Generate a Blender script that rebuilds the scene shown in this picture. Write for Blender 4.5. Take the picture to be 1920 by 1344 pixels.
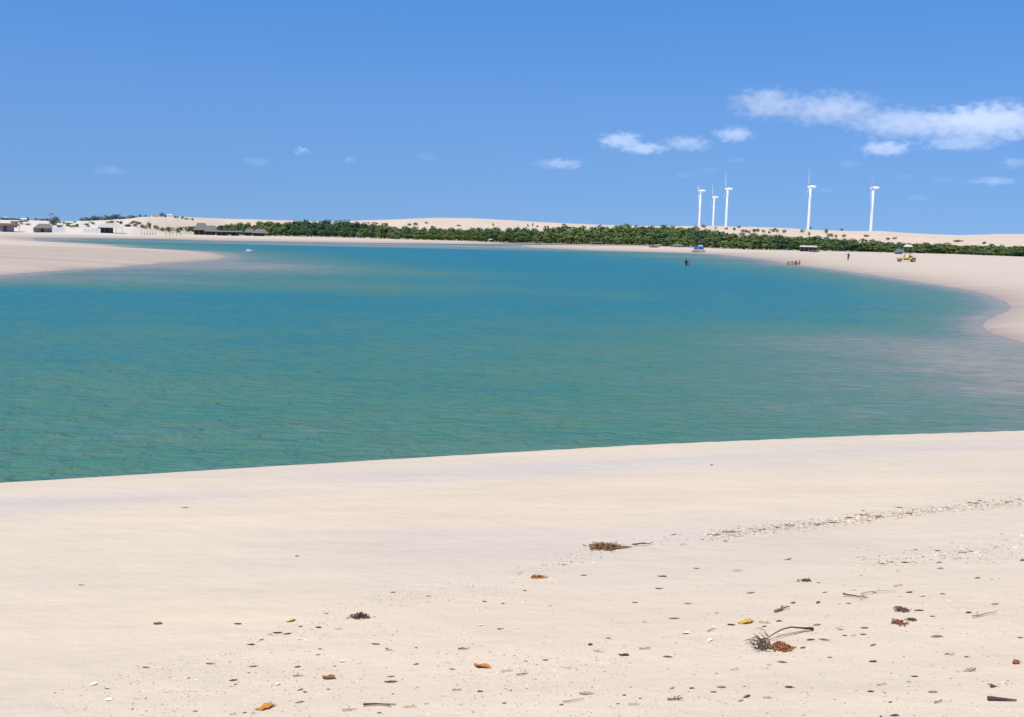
import bpy, math, random
import numpy as np
from mathutils import Vector, Matrix, Euler

for _o in list(bpy.data.objects):
    bpy.data.objects.remove(_o)
scn = bpy.context.scene
R = math.radians
# ------------------------------------------------------------------ camera
H = 4.4                      # eye height over the water, metres
F = 1844.0                   # focal length in pixels of the 1920 px photograph
PITCH, ROLL = 7.08, 1.3
cam_d = bpy.data.cameras.new('camera')
cam_d.sensor_width = 36.0
cam_d.lens = F * 36.0 / 1920.0
cam_d.clip_start, cam_d.clip_end = 0.1, 60000.0
cam = bpy.data.objects.new('camera', cam_d)
scn.collection.objects.link(cam)
CM = Matrix.Rotation(R(90 - PITCH), 3, 'X') @ Matrix.Rotation(R(ROLL), 3, 'Z')
cam.matrix_world = Matrix.Translation((0, 0, H)) @ CM.to_4x4()
scn.camera = cam
# ------------------------------------------------------------------ sky and sun
SUN_EL, SUN_AZ = 60.0, 215.0          # azimuth clockwise from +Y (the view direction)
world = bpy.data.worlds.new("World")
scn.world = world
world.use_nodes = True
wt = world.node_tree
wt.nodes.clear()
def wn(t, **k):
    n = wt.nodes.new(t)
    for a, b in k.items():
        setattr(n, a, b)
    return n
w_out = wn('ShaderNodeOutputWorld'); w_bg = wn('ShaderNodeBackground')
w_sky = wn('ShaderNodeTexSky', sky_type='NISHITA', sun_disc=False)
w_sky.sun_elevation = R(SUN_EL); w_sky.sun_rotation = R(SUN_AZ)
w_sky.altitude = 0; w_sky.air_density = 1.0; w_sky.dust_density = 0.25; w_sky.ozone_density = 3.0
w_tc = wn('ShaderNodeTexCoord'); w_sep = wn('ShaderNodeSeparateXYZ'); w_mr = wn('ShaderNodeMapRange'); w_cmb = wn('ShaderNodeCombineXYZ')
# very clear dry air: the whitish band that the sky model puts at the horizon is thinned out
w_mr.inputs[1].default_value = 0.0; w_mr.inputs[2].default_value = 1.0
w_mr.inputs[3].default_value = 0.13; w_mr.inputs[4].default_value = 1.0
wt.links.new(w_tc.outputs['Generated'], w_sep.inputs[0])
wt.links.new(w_sep.outputs[0], w_cmb.inputs[0]); wt.links.new(w_sep.outputs[1], w_cmb.inputs[1])
wt.links.new(w_sep.outputs[2], w_mr.inputs[0]); wt.links.new(w_mr.outputs[0], w_cmb.inputs[2])
wt.links.new(w_cmb.outputs[0], w_sky.inputs[0])
w_hs = wn('ShaderNodeHueSaturation')
w_hs.inputs['Hue'].default_value = 0.5; w_hs.inputs['Saturation'].default_value = 1.05; w_hs.inputs['Value'].default_value = 1.0
wt.links.new(w_sky.outputs[0], w_hs.inputs['Color'])
# deep tropical blue: colour of the air with height over the horizon
w_rp = wn('ShaderNodeValToRGB'); _el = w_rp.color_ramp.elements
_el[0].position = 0.0; _el[0].color = (0.61, 0.72, 0.90, 1)
_el[1].position = 0.5; _el[1].color = (0.52, 0.92, 1.30, 1)
_q = _el.new(0.13); _q.color = (0.66, 0.89, 1.16, 1)
_q = _el.new(0.23); _q.color = (0.55, 0.95, 1.33, 1)
w_mx = wn('ShaderNodeMix', data_type='RGBA', blend_type='MULTIPLY'); w_mx.inputs['Factor'].default_value = 1.0
wt.links.new(w_sep.outputs[2], w_rp.inputs[0])
wt.links.new(w_hs.outputs[0], w_mx.inputs['A']); wt.links.new(w_rp.outputs[0], w_mx.inputs['B'])
wt.links.new(w_mx.outputs['Result'], w_bg.inputs[0])
w_bg.inputs[1].default_value = 0.13
wt.links.new(w_bg.outputs[0], w_out.inputs[0])

sun_d = bpy.data.lights.new('sun', 'SUN')
sun_d.energy = 4.5; sun_d.angle = R(0.53); sun_d.color = (1.0, 0.93, 0.80)
sun = bpy.data.objects.new('sun', sun_d)
scn.collection.objects.link(sun)
_sd = Vector((math.sin(R(SUN_AZ)) * math.cos(R(SUN_EL)), math.cos(R(SUN_AZ)) * math.cos(R(SUN_EL)), math.sin(R(SUN_EL))))
sun.rotation_euler = _sd.to_track_quat('Z', 'Y').to_euler()
sun.location = (0, 0, 300)
vs = scn.view_settings
vs.view_transform = 'Standard'; vs.look = 'None'; vs.gamma = 1.0; vs.use_curve_mapping = False
vs.exposure = 0.0

# ------------------------------------------------------------------ picture point -> world
def ray(px, py):
    v = CM @ Vector(((px - 960) / F, (672 - py) / F, -1.0))
    return v.normalized()
def at_z(px, py, z=0.0):
    d = ray(px, py)
    t = (z - H) / d.z
    return (d.x * t, d.y * t)
def azim(px, py=430):
    d = ray(px, py)
    return math.degrees(math.atan2(d.x, d.y))
def z_at(px, py, D):
    """height of the point seen at (px,py) at horizontal distance D"""
    d = ray(px, py)
    return H + d.z / math.hypot(d.x, d.y) * D

# ------------------------------------------------------------------ shoreline of the lagoon
EDGE = [(-700, 980), (-350, 942), (0, 905), (400, 881), (800, 857), (1200, 834), (1600, 817), (1920, 807), (2300, 796), (2800, 783)]
e = np.array([at_z(px, py, 1.25) for px, py in EDGE])
tn = np.gradient(e, axis=0); tn /= np.linalg.norm(tn, axis=1)[:, None]
nrm = np.stack([-tn[:, 1], tn[:, 0]], 1)
near = e + nrm * 3.3
near = [tuple(p) for p in near]
near = [(-420, -150), (-160, -62), (-60, -14)] + near + [(near[-1][0] + 60, near[-1][1] + 26), (near[-1][0] + 260, near[-1][1] + 90)]
FAR_PX = [(1920, 643), (1885, 632), (1852, 622), (1843, 612), (1850, 602), (1872, 592), (1893, 583), (1897, 575), (1885, 566), (1850, 552), (1800, 541),
          (1700, 526), (1600, 511), (1540, 503), (1490, 497), (1440, 488), (1390, 482), (1340, 477), (1290, 475), (1220, 473), (1150, 471),
          (1060, 467.5), (1000, 465), (975, 462.5)]
far1 = [at_z(*p) for p in FAR_PX]
INLET = [(985, 460.2), (1060, 462.3), (1150, 464.0), (1230, 465.5), (1230, 464), (1150, 461.5), (1060, 458.8), (1000, 457.3), (965, 456.5)]
inl = [at_z(*p) for p in INLET]
FAR2 = [(930, 458.5), (850, 457.8), (750, 456.6), (650, 455.4), (560, 453.8), (500, 452.8), (400, 451.4), (320, 449), (250, 448), (150, 447), (68, 446.3),
        (60, 448), (68, 452), (110, 456), (160, 458), (212, 460), (226, 464), (260, 467), (300, 468.5), (350, 471), (400, 474.5), (424, 482), (412, 486),
        (380, 489), (350, 491.5), (300, 494), (260, 498), (200, 502.5), (120, 507), (50, 512), (0, 516), (-150, 524)]
far2 = [at_z(*p) for p in FAR2]
lx, ly = near[-1]
poly = near + [(lx + 30, ly + 60), (120, 130), (70, 78), (40, 56)] + far1 + inl + far2 + [(-90, 84), (-160, 86), (-420, 60)]
n_near = len(near) - 1
P = np.array(poly, dtype=np.float64)
A = P; B = np.roll(P, -1, axis=0)
def sdf(x, y):
    """signed distance to the water's edge (positive on land) and whether the near beach is the closest shore"""
    x = np.asarray(x, float).ravel(); y = np.asarray(y, float).ravel()
    best = np.full(x.shape, 1e18); bn = best.copy(); bf = best.copy(); nearest = np.zeros(x.shape, bool); inside = np.zeros(x.shape, bool)
    for i in range(len(A)):
        ax, ay = A[i]; bx, by = B[i]
        dx, dy = bx - ax, by - ay
        t = np.clip(((x - ax) * dx + (y - ay) * dy) / (dx * dx + dy * dy + 1e-12), 0, 1)
        d = (x - ax - t * dx) ** 2 + (y - ay - t * dy) ** 2
        if i < n_near: bn = np.minimum(bn, d)
        else: bf = np.minimum(bf, d)
        m = d < best
        best[m] = d[m]
        nearest[m] = i < n_near
        if abs(dy) > 1e-12:
            c = ((ay > y) != (by > y)) & (x < (bx - ax) * (y - ay) / (by - ay) + ax)
            inside ^= c
    best = np.sqrt(best)
    sdf.dn = np.sqrt(bn); sdf.df = np.sqrt(bf)
    return np.where(inside, -best, best), nearest
def undul(x, y):
    return (np.sin(x * 0.021 + 1.3 * np.sin(y * 0.013)) + np.sin(y * 0.031 + x * 0.017 + 1.0)) * 0.5
def ground(x, y):
    d, nr = sdf(x, y)
    x = np.asarray(x, float).ravel(); y = np.asarray(y, float).ravel()
    zn = np.interp(d, [0, .4, 1.2, 2.6, 3.3, 4.2, 7, 17, 30, 60, 400], [0, .16, .52, 1.08, 1.26, 1.38, 1.68, 2.72, 3.1, 3.3, 3.5])
    zf = 0.95 * (1 - np.exp(-np.maximum(d, 0) / 16.0)) + 0.10 * undul(x, y) * (1 - np.exp(-np.maximum(d, 0) / 40.0))
    r = np.hypot(x, y)
    zf += np.interp(d, [60, 400], [0, .5]) * 0.4
    dep_n = -np.interp(-d, [0, 4, 20, 60, 400], [0, 1.1, 2.2, 3.0, 3.2])
    dep_f = -np.interp(-d, [0, 10, 40, 120, 400], [0, .35, 1.3, 2.8, 3.2])
    land = np.where(nr, zn, zf)
    wat = np.where(nr, dep_n, dep_f)
    return np.where(d > 0, land, wat)
def gz(x, y):
    return float(ground([x], [y])[0])
_ts = np.geomspace(2.0, 1200.0, 900)
def hit(px, py):
    """world point of the ground seen at (px,py)"""
    d = ray(px, py)
    X, Y, Z = d.x * _ts, d.y * _ts, H + d.z * _ts
    g = np.maximum(ground(X, Y), 0.0)
    k = np.argmax(Z < g)
    if k == 0:
        k = len(_ts) - 1
    a, b = Z[k - 1] - g[k - 1], Z[k] - g[k]
    f = a / (a - b + 1e-9)
    f = min(max(f, 0.0), 1.0)
    t = _ts[k - 1] + f * (_ts[k] - _ts[k - 1])
    x, y = d.x * t, d.y * t
    return (x, y, max(gz(x, y), 0.0))

# ------------------------------------------------------------------ helpers
def link(o):
    scn.collection.objects.link(o); return o
def tag(o, label=None, cat=None, group=None, kind=None):
    if label: o['label'] = label
    if cat: o['category'] = cat
    if group: o['group'] = group
    if kind: o['kind'] = kind
    return o
def empty(name, loc=(0, 0, 0), rz=0.0, rest=None):
    o = bpy.data.objects.new(name, None)
    o.location = loc; o.rotation_euler = (0, 0, rz); o.empty_display_size = 0.3
    return link(o)
def children(o):
    return [c for c in scn.collection.objects if c.parent == o]
KIDS = {}
def set_parent(o, p):
    o.parent = p
    KIDS.setdefault(p.name, []).append(o)
def copy_tree(o, parent=None):
    c = o.copy(); link(c)
    if parent is not None:
        set_parent(c, parent)
    for ch in KIDS.get(o.name, []):
        copy_tree(ch, c)
    return c
class MB:
    def __init__(s):
        s.v = []; s.f = []; s.mi = []
    def quad(s, pts, mi=0):
        b = len(s.v); s.v += [tuple(p) for p in pts]; s.f.append(tuple(range(b, b + len(pts)))); s.mi.append(mi)
    def hexa(s, p8, mi=0):
        b = len(s.v); s.v += [tuple(p) for p in p8]
        for f in ((0, 3, 2, 1), (4, 5, 6, 7), (0, 1, 5, 4), (1, 2, 6, 5), (2, 3, 7, 6), (3, 0, 4, 7)):
            s.f.append(tuple(b + i for i in f)); s.mi.append(mi)
        return s
    def box(s, c, sz, mi=0, top=1.0):
        x, y, z = c; a, b, h = sz[0] / 2, sz[1] / 2, sz[2] / 2
        return s.hexa([(x - a, y - b, z - h), (x + a, y - b, z - h), (x + a, y + b, z - h), (x - a, y + b, z - h),
                       (x - a * top, y - b * top, z + h), (x + a * top, y - b * top, z + h), (x + a * top, y + b * top, z + h), (x - a * top, y + b * top, z + h)], mi)
    def tube(s, pts, rad, n=6, mi=0, flat=1.0, caps=True):
        pts = [Vector(p) for p in pts]
        if not isinstance(rad, (list, tuple)): rad = [rad] * len(pts)
        b = len(s.v); up = Vector((0, 0, 1)); prev = None
        for i, p in enumerate(pts):
            t = (pts[min(i + 1, len(pts) - 1)] - pts[max(i - 1, 0)]).normalized()
            if prev is None:
                a = up if abs(t.dot(up)) < 0.9 else Vector((1, 0, 0))
                u = t.cross(a).normalized()
            else:
                u = (prev - t * prev.dot(t)).normalized()
            prev = u; w = t.cross(u)
            for k in range(n):
                an = 2 * math.pi * k / n
                s.v.append(tuple(p + u * math.cos(an) * rad[i] + w * math.sin(an) * rad[i] * flat))
        for i in range(len(pts) - 1):
            for k in range(n):
                k2 = (k + 1) % n
                s.f.append((b + i * n + k, b + i * n + k2, b + (i + 1) * n + k2, b + (i + 1) * n + k)); s.mi.append(mi)
        if caps:
            s.f.append(tuple(b + k for k in reversed(range(n)))); s.mi.append(mi)
            e_ = b + (len(pts) - 1) * n
            s.f.append(tuple(e_ + k for k in range(n))); s.mi.append(mi)
        return s
    def ell(s, c, r, nu=10, nv=7, mi=0, jit=0.0, rnd=None):
        b = len(s.v)
        for i in range(nv + 1):
            th = math.pi * i / nv
            for k in range(nu):
                ph = 2 * math.pi * k / nu
                q = 1.0 + (rnd.uniform(-jit, jit) if rnd and 0 < i < nv else 0)
                s.v.append((c[0] + r[0] * q * math.sin(th) * math.cos(ph), c[1] + r[1] * q * math.sin(th) * math.sin(ph), c[2] + r[2] * q * math.cos(th)))
        for i in range(nv):
            for k in range(nu):
                k2 = (k + 1) % nu
                s.f.append((b + i * nu + k, b + (i + 1) * nu + k, b + (i + 1) * nu + k2, b + i * nu + k2)); s.mi.append(mi)
        return s
    def build(s, name, mat, parent=None, smooth=False, loc=None, rot=None):
        me = bpy.data.meshes.new(name)
        me.from_pydata(s.v, [], s.f); me.update()
        for m in (mat if isinstance(mat, (list, tuple)) else [mat]): me.materials.append(m)
        if isinstance(mat, (list, tuple)):
            me.polygons.foreach_set('material_index', s.mi)
        if smooth: me.polygons.foreach_set('use_smooth', [True] * len(s.f))
        o = bpy.data.objects.new(name, me); link(o)
        if parent is not None: set_parent(o, parent)
        if loc: o.location = loc
        if rot: o.rotation_euler = rot
        return o

# ------------------------------------------------------------------ materials
def nmat(name):
    m = bpy.data.materials.new(name); m.use_nodes = True
    nt = m.node_tree
    bs = nt.nodes['Principled BSDF']
    return m, nt, bs
def add(nt, t, **k):
    n = nt.nodes.new(t)
    for a, b in k.items(): setattr(n, a, b)
    return n
def simple(name, col, rough=0.6, metal=0.0, var=0.18, scale=8.0, bump=0.0, spec=0.5, objvar=0.0):
    m, nt, bs = nmat(name)
    tc = add(nt, 'ShaderNodeTexCoord'); no = add(nt, 'ShaderNodeTexNoise')
    no.inputs['Scale'].default_value = scale; no.inputs['Detail'].default_value = 4
    nt.links.new(tc.outputs['Object'], no.inputs['Vector'])
    mr = add(nt, 'ShaderNodeMapRange')
    mr.inputs[3].default_value = 1 - var; mr.inputs[4].default_value = 1 + var
    nt.links.new(no.outputs['Fac'], mr.inputs[0])
    mix = add(nt, 'ShaderNodeMix', data_type='RGBA', blend_type='MULTIPLY'); mix.inputs['Factor'].default_value = 1
    mix.inputs['A'].default_value = (*col, 1)
    val = mr.outputs[0]
    if objvar:
        oi = add(nt, 'ShaderNodeObjectInfo'); m2 = add(nt, 'ShaderNodeMapRange')
        m2.inputs[3].default_value = 1 - objvar; m2.inputs[4].default_value = 1 + objvar
        nt.links.new(oi.outputs['Random'], m2.inputs[0])
        mu = add(nt, 'ShaderNodeMath', operation='MULTIPLY')
        nt.links.new(val, mu.inputs[0]); nt.links.new(m2.outputs[0], mu.inputs[1]); val = mu.outputs[0]
    cc = add(nt, 'ShaderNodeCombineColor')
    for i in range(3): nt.links.new(val, cc.inputs[i])
    nt.links.new(cc.outputs[0], mix.inputs['B'])
    nt.links.new(mix.outputs['Result'], bs.inputs['Base Color'])
    bs.inputs['Roughness'].default_value = rough; bs.inputs['Metallic'].default_value = metal
    bs.inputs['Specular IOR Level'].default_value = spec
    if bump:
        bp = add(nt, 'ShaderNodeBump'); bp.inputs['Strength'].default_value = bump; bp.inputs['Distance'].default_value = 0.02
        nt.links.new(no.outputs['Fac'], bp.inputs['Height']); nt.links.new(bp.outputs[0], bs.inputs['Normal'])
    return m
def ramp(nt, stops):
    r = add(nt, 'ShaderNodeValToRGB')
    el = r.color_ramp.elements
    while len(el) > 1: el.remove(el[0])
    el[0].position = stops[0][0]; el[0].color = (*stops[0][1], 1)
    for p_, c_ in stops[1:]:
        x = el.new(p_); x.color = (*c_, 1)
    return r
def math_(nt, op, a, b=None, c=None, clamp=False):
    n = add(nt, 'ShaderNodeMath', operation=op); n.use_clamp = clamp
    for i, v in enumerate((a, b, c)):
        if v is None: continue
        if isinstance(v, (int, float)): n.inputs[i].default_value = v
        else: nt.links.new(v, n.inputs[i])
    return n.outputs[0]
def noise(nt, vec, scale, detail=4, rough=0.5, dist=0.0):
    n = add(nt, 'ShaderNodeTexNoise')
    n.inputs['Scale'].default_value = scale; n.inputs['Detail'].default_value = detail
    n.inputs['Roughness'].default_value = rough; n.inputs['Distortion'].default_value = dist
    nt.links.new(vec, n.inputs['Vector']); return n.outputs['Fac']
def mapping(nt, vec, scale=(1, 1, 1), rz=0.0):
    n = add(nt, 'ShaderNodeMapping'); n.inputs['Scale'].default_value = scale; n.inputs['Rotation'].default_value = (0, 0, rz)
    nt.links.new(vec, n.inputs['Vector']); return n.outputs[0]
def mixc(nt, f, a, b, bt='MIX'):
    n = add(nt, 'ShaderNodeMix', data_type='RGBA', blend_type=bt)
    for key, v in (('Factor', f), ('A', a), ('B', b)):
        if isinstance(v, (int, float)): n.inputs[key].default_value = v
        elif isinstance(v, tuple): n.inputs[key].default_value = (*v, 1)
        else: nt.links.new(v, n.inputs[key])
    return n.outputs['Result']
def rng(nt, v, a, b, c, d):
    n = add(nt, 'ShaderNodeMapRange')
    for i, q in enumerate((a, b, c, d)): n.inputs[i + 1].default_value = q
    nt.links.new(v, n.inputs[0]); return n.outputs[0]

# sand: pale cream quartz sand with faint damp bands laid down by the tides
def sand_material():
    m, nt, bs = nmat('sand')
    tc = add(nt, 'ShaderNodeTexCoord'); ob = tc.outputs['Object']
    wet = add(nt, 'ShaderNodeAttribute', attribute_name='wet').outputs['Fac']
    nearb = add(nt, 'ShaderNodeAttribute', attribute_name='near').outputs['Fac']
    strip = mapping(nt, ob, (0.10, 1.0, 1.0), -R(18.5))           # stretched along the shore
    band = noise(nt, strip, 0.55, 5, 0.6)
    band2 = noise(nt, mapping(nt, ob, (0.25, 1.0, 1.0), -R(14)), 1.7, 4, 0.6)
    patch = noise(nt, ob, 0.35, 3)
    fine = noise(nt, ob, 55.0, 3, 0.7)
    grit = noise(nt, ob, 420.0, 2, 0.8)
    c = mixc(nt, rng(nt, band, 0.36, 0.66, 0, 1), (0.745, 0.595, 0.420), (0.660, 0.555, 0.435))
    c = mixc(nt, rng(nt, patch, 0.35, 0.7, 0, 0.55), c, (0.79, 0.645, 0.45))
    farc = mixc(nt, rng(nt, noise(nt, mapping(nt, ob, (0.25, 1, 1)), 0.09, 4, 0.6), 0.35, 0.65, 0, 1), (0.67, 0.565, 0.435), (0.61, 0.505, 0.385))
    dmp = add(nt, 'ShaderNodeAttribute', attribute_name='damp').outputs['Fac']
    dn_ = noise(nt, mapping(nt, ob, (0.22, 1.0, 1.0), -R(18.5)), 0.8, 4, 0.6)
    c = mixc(nt, math_(nt, 'MULTIPLY', dmp, rng(nt, dn_, 0.35, 0.6, 0.15, 1.0)), c, (0.610, 0.540, 0.455))
    c = mixc(nt, nearb, farc, c)
    c = mixc(nt, rng(nt, band2, 0.3, 0.7, 0.0, 0.30), c, (0.52, 0.42, 0.33))
    c = mixc(nt, rng(nt, fine, 0.3, 0.75, 0.0, 0.13), c, (0.42, 0.34, 0.27))
    c = mixc(nt, rng(nt, grit, 0.60, 0.72, 0.0, 0.16), c, (0.30, 0.23, 0.18))
    wn_ = math_(nt, 'MULTIPLY', wet, rng(nt, noise(nt, mapping(nt, ob, (0.12, 1, 1)), 0.16, 5, 0.65), 0.32, 0.68, 0.55, 1.35), clamp=True)
    c = mixc(nt, rng(nt, wn_, 0, 1, 0, 0.88), c, (0.40, 0.295, 0.215))
    nt.links.new(c, bs.inputs['Base Color'])
    nt.links.new(rng(nt, wet, 0.3, 1, 0.9, 0.45), bs.inputs['Roughness'])
    bs.inputs['Specular IOR Level'].default_value = 0.25
    b1 = add(nt, 'ShaderNodeBump'); b1.inputs['Strength'].default_value = 0.55; b1.inputs['Distance'].default_value = 0.006
    nt.links.new(fine, b1.inputs['Height'])
    b2 = add(nt, 'ShaderNodeBump'); b2.inputs['Strength'].default_value = 0.5; b2.inputs['Distance'].default_value = 0.055
    nt.links.new(noise(nt, mapping(nt, ob, (0.6, 1, 1), -R(18)), 3.2, 3, 0.55), b2.inputs['Height'])
    nt.links.new(b1.outputs[0], b2.inputs['Normal'])
    nt.links.new(b2.outputs[0], bs.inputs['Normal'])
    return m
def dune_material():
    m, nt, bs = nmat('dune_sand')
    tc = add(nt, 'ShaderNodeTexCoord'); ob = tc.outputs['Object']
    n1 = noise(nt, mapping(nt, ob, (1, 0.35, 3)), 0.02, 5, 0.6)
    n2 = noise(nt, mapping(nt, ob, (1, 1, 4)), 0.11, 4, 0.65)
    c = mixc(nt, rng(nt, n1, 0.35, 0.65, 0, 1), (0.66, 0.51, 0.38), (0.60, 0.50, 0.385))
    c = mixc(nt, rng(nt, n2, 0.55, 0.72, 0, 0.5), c, (0.38, 0.33, 0.20))
    pale = add(nt, 'ShaderNodeAttribute', attribute_name='pale').outputs['Fac']
    c = mixc(nt, pale, c, (0.68, 0.62, 0.54))
    nt.links.new(c, bs.inputs['Base Color'])
    bs.inputs['Roughness'].default_value = 0.95; bs.inputs['Specular IOR Level'].default_value = 0.1
    return m
def water_material():
    m, nt, bs = nmat('lagoon_water')
    tc = add(nt, 'ShaderNodeTexCoord'); ob = tc.outputs['Object']
    dep = add(nt, 'ShaderNodeAttribute', attribute_name='depth').outputs['Fac']
    wob = noise(nt, mapping(nt, ob, (0.55, 1, 1), -R(10)), 0.20, 4, 0.6)
    wob2 = noise(nt, mapping(nt, ob, (0.5, 1.0, 1), -R(8)), 2.0, 4, 0.65)
    d2 = math_(nt, 'ADD', dep, rng(nt, wob, 0.3, 0.7, -0.30, 0.30))
    d2 = math_(nt, 'ADD', d2, rng(nt, wob2, 0.3, 0.7, -0.30, 0.30))
    d3 = math_(nt, 'MULTIPLY', d2, math_(nt, 'MINIMUM', math_(nt, 'MULTIPLY', dep, 2.0), 1.0))
    f = math_(nt, 'DIVIDE', d3, 3.2, clamp=True)
    r = ramp(nt, [(0.0, (0.35, 0.295, 0.215)), (0.13, (0.205, 0.225, 0.165)), (0.30, (0.100, 0.200, 0.130)), (0.45, (0.062, 0.190, 0.112)),
                  (0.68, (0.014, 0.170, 0.165)), (1.0, (0.002, 0.155, 0.192))])
    nt.links.new(f, r.inputs[0])
    # weed and sand patches on the bed showing through the clearer shallows
    wd = noise(nt, mapping(nt, ob, (0.6, 1.0, 1), R(6)), 0.8, 5, 0.66)
    wf = math_(nt, 'MULTIPLY', rng(nt, wd, 0.50, 0.68, 0.0, 0.55), rng(nt, dep, 1.0, 3.0, 1.0, 0.05))
    wc = mixc(nt, wf, r.outputs[0], (0.120, 0.190, 0.062))
    rp = noise(nt, mapping(nt, ob, (0.32, 1.0, 1), -R(7)), 3.4, 3, 0.6, 0.3)      # bluish reflections off tilted ripples, painted into the water colour
    wc = mixc(nt, rng(nt, rp, 0.38, 0.64, 0.0, 0.30), wc, mixc(nt, 0.5, wc, (0.030, 0.150, 0.185)))
    nt.links.new(wc, bs.inputs['Base Color'])
    bs.inputs['Roughness'].default_value = 0.27; bs.inputs['IOR'].default_value = 1.33
    bs.inputs['Specular IOR Level'].default_value = 0.23
    w1 = noise(nt, mapping(nt, ob, (0.55, 1, 1), -R(12)), 3.0, 4, 0.6, 0.5)
    w2 = noise(nt, mapping(nt, ob, (0.5, 1, 1), R(9)), 0.75, 3, 0.5, 0.3)
    b1 = add(nt, 'ShaderNodeBump'); b1.inputs['Strength'].default_value = 1.0; b1.inputs['Distance'].default_value = 0.26
    nt.links.new(w1, b1.inputs['Height'])
    b2 = add(nt, 'ShaderNodeBump'); b2.inputs['Strength'].default_value = 1.0; b2.inputs['Distance'].default_value = 0.26
    nt.links.new(w2, b2.inputs['Height']); nt.links.new(b1.outputs[0], b2.inputs['Normal'])
    nt.links.new(b2.outputs[0], bs.inputs['Normal'])
    return m
M = {}
M['sand'] = sand_material(); M['dune'] = dune_material(); M['water'] = water_material()

# ------------------------------------------------------------------ ground and water sheets (one polar grid)
def polar_grid(rings, azs):
    R_, A_ = np.meshgrid(rings, np.radians(azs), indexing='ij')
    return (R_ * np.sin(A_)), (R_ * np.cos(A_))
def grid_mesh(name, X, Y, Z, mat, wrap=False, keep=None, attrs=None):
    nr, na = X.shape
    me = bpy.data.meshes.new(name)
    co = np.stack([X.ravel(), Y.ravel(), Z.ravel()], 1).astype(np.float32)
    i = np.arange(nr - 1)[:, None] * na; k = np.arange(na if wrap else na - 1)[None, :]
    k2 = (k + 1) % na
    q = np.stack([(i + k), (i + k2), (i + na + k2), (i + na + k)], -1).reshape(-1, 4)[:, ::-1]
    if keep is not None:
        kf = keep.ravel()[q].any(1)
        q = q[kf]
        used = np.unique(q); remap = np.zeros(len(co), np.int64); remap[used] = np.arange(len(used))
        co = co[used]; q = remap[q]
        attrs = {k_: v.ravel()[used] for k_, v in (attrs or {}).items()}
    me.vertices.add(len(co)); me.vertices.foreach_set('co', co.ravel())
    me.loops.add(q.size); me.loops.foreach_set('vertex_index', q.ravel().astype(np.int32))
    me.polygons.add(len(q)); me.polygons.foreach_set('loop_start', np.arange(0, q.size, 4, dtype=np.int32))
    me.polygons.foreach_set('use_smooth', np.ones(len(q), bool))
    me.update(calc_edges=True)
    for k_, v in (attrs or {}).items():
        a = me.attributes.new(k_, 'FLOAT', 'POINT'); a.data.foreach_set('value', v.ravel().astype(np.float32))
    me.materials.append(mat)
    o = bpy.data.objects.new(name, me); return link(o)
rings = np.concatenate([[0.02, 0.8, 1.6], np.geomspace(2.4, 1200, 330), np.geomspace(1300, 9000, 14)])
azs = np.concatenate([np.arange(-178, -38, 4.0), np.arange(-38, 38, 0.13), np.arange(38, 180, 4.0)])
X, Y = polar_grid(rings, azs)
D_, NR_ = sdf(X, Y); DN_ = sdf.dn.reshape(X.shape); DF_ = sdf.df.reshape(X.shape); D_ = D_.reshape(X.shape); NR_ = NR_.reshape(X.shape)
Z = ground(X, Y).reshape(X.shape)
wet = np.where(NR_, 0.0, np.exp(-np.maximum(D_, 0) / np.clip(0.045 * np.hypot(X, Y), 1.8, 15.0)))
# the low sandbar across the channel never dries out
bx, by = at_z(120, 485)
bar = np.exp(-(((X - bx) / 75.0) ** 2 + ((Y - by) / 45.0) ** 2))
wet = np.clip(np.maximum(wet, np.where(D_ > 0, 0.62 * np.clip(bar * 1.6, 0, 1), 1.0)), 0, 1)
near_a = np.where(NR_, 1.0, 0.0)
wet = np.where(NR_ & (D_ > 0), 0.0, wet)
damp = np.where(NR_ & (D_ > 0), np.exp(-((DN_ - 5.3) / 0.75) ** 2) + 0.25 * np.exp(-((DN_ - 9.5) / 0.6) ** 2), 0.0)   # old high-tide film of finer grey sand
g = grid_mesh('ground', X, Y, Z, M['sand'], wrap=True, attrs={'wet': wet, 'near': near_a, 'damp': damp})
tag(g, kind='structure')
# water: still-water level, with how deep the bed lies below it
depth = -Z
depth = np.minimum(np.interp(DN_, [0, 3, 14, 38, 70, 400], [0.9, 1.25, 1.5, 2.1, 3.0, 3.2]),
                   np.interp(DF_ * 70.0 / np.clip(np.hypot(X, Y), 50, 500), [0, 1.2, 3.5, 10, 20, 400], [0.0, 0.40, 1.2, 2.3, 3.1, 3.3]))
def sm(t): t = np.clip(t, 0, 1); return t * t * (3 - 2 * t)
def blob(px, py, ax, ay, amt):
    cx, cy = at_z(px, py)
    return amt * np.exp(-(((X - cx) / ax) ** 2 + ((Y - cy) / ay) ** 2))
def shoal(d, px, py, ax, ay, k):
    cx, cy = at_z(px, py)
    w = k * np.exp(-(((X - cx) / ax) ** 2 + ((Y - cy) / ay) ** 2))
    return d * (1 - w)
wr = 0.90 * sm((X - 0.5) / 20.0) * (1 - sm((Y - 40) / 19.0)) * (0.72 + 0.28 * sm((Y - 21) / 9.0))
depth = depth * (1 - wr)                            # sandy flat where the creek leaves the lagoon
depth = shoal(depth, 470, 500, 16, 30, 0.80)        # shoal off the point of the sandbar
depth = shoal(depth, 700, 512, 26, 22, 0.50)
depth = shoal(depth, 200, 528, 40, 11, 0.60)
depth = shoal(depth, 620, 460.5, 110, 30, 0.99)      # drowned bar along the far shore
depth = shoal(depth, 790, 461.0, 100, 30, 0.96)
depth = shoal(depth, 930, 463, 70, 26, 0.94)
depth = shoal(depth, 1280, 482, 26, 26, 0.55)
depth = shoal(depth, 1420, 496, 16, 18, 0.35)
depth = np.where(D_ > 0, 0.0, depth)
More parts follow.
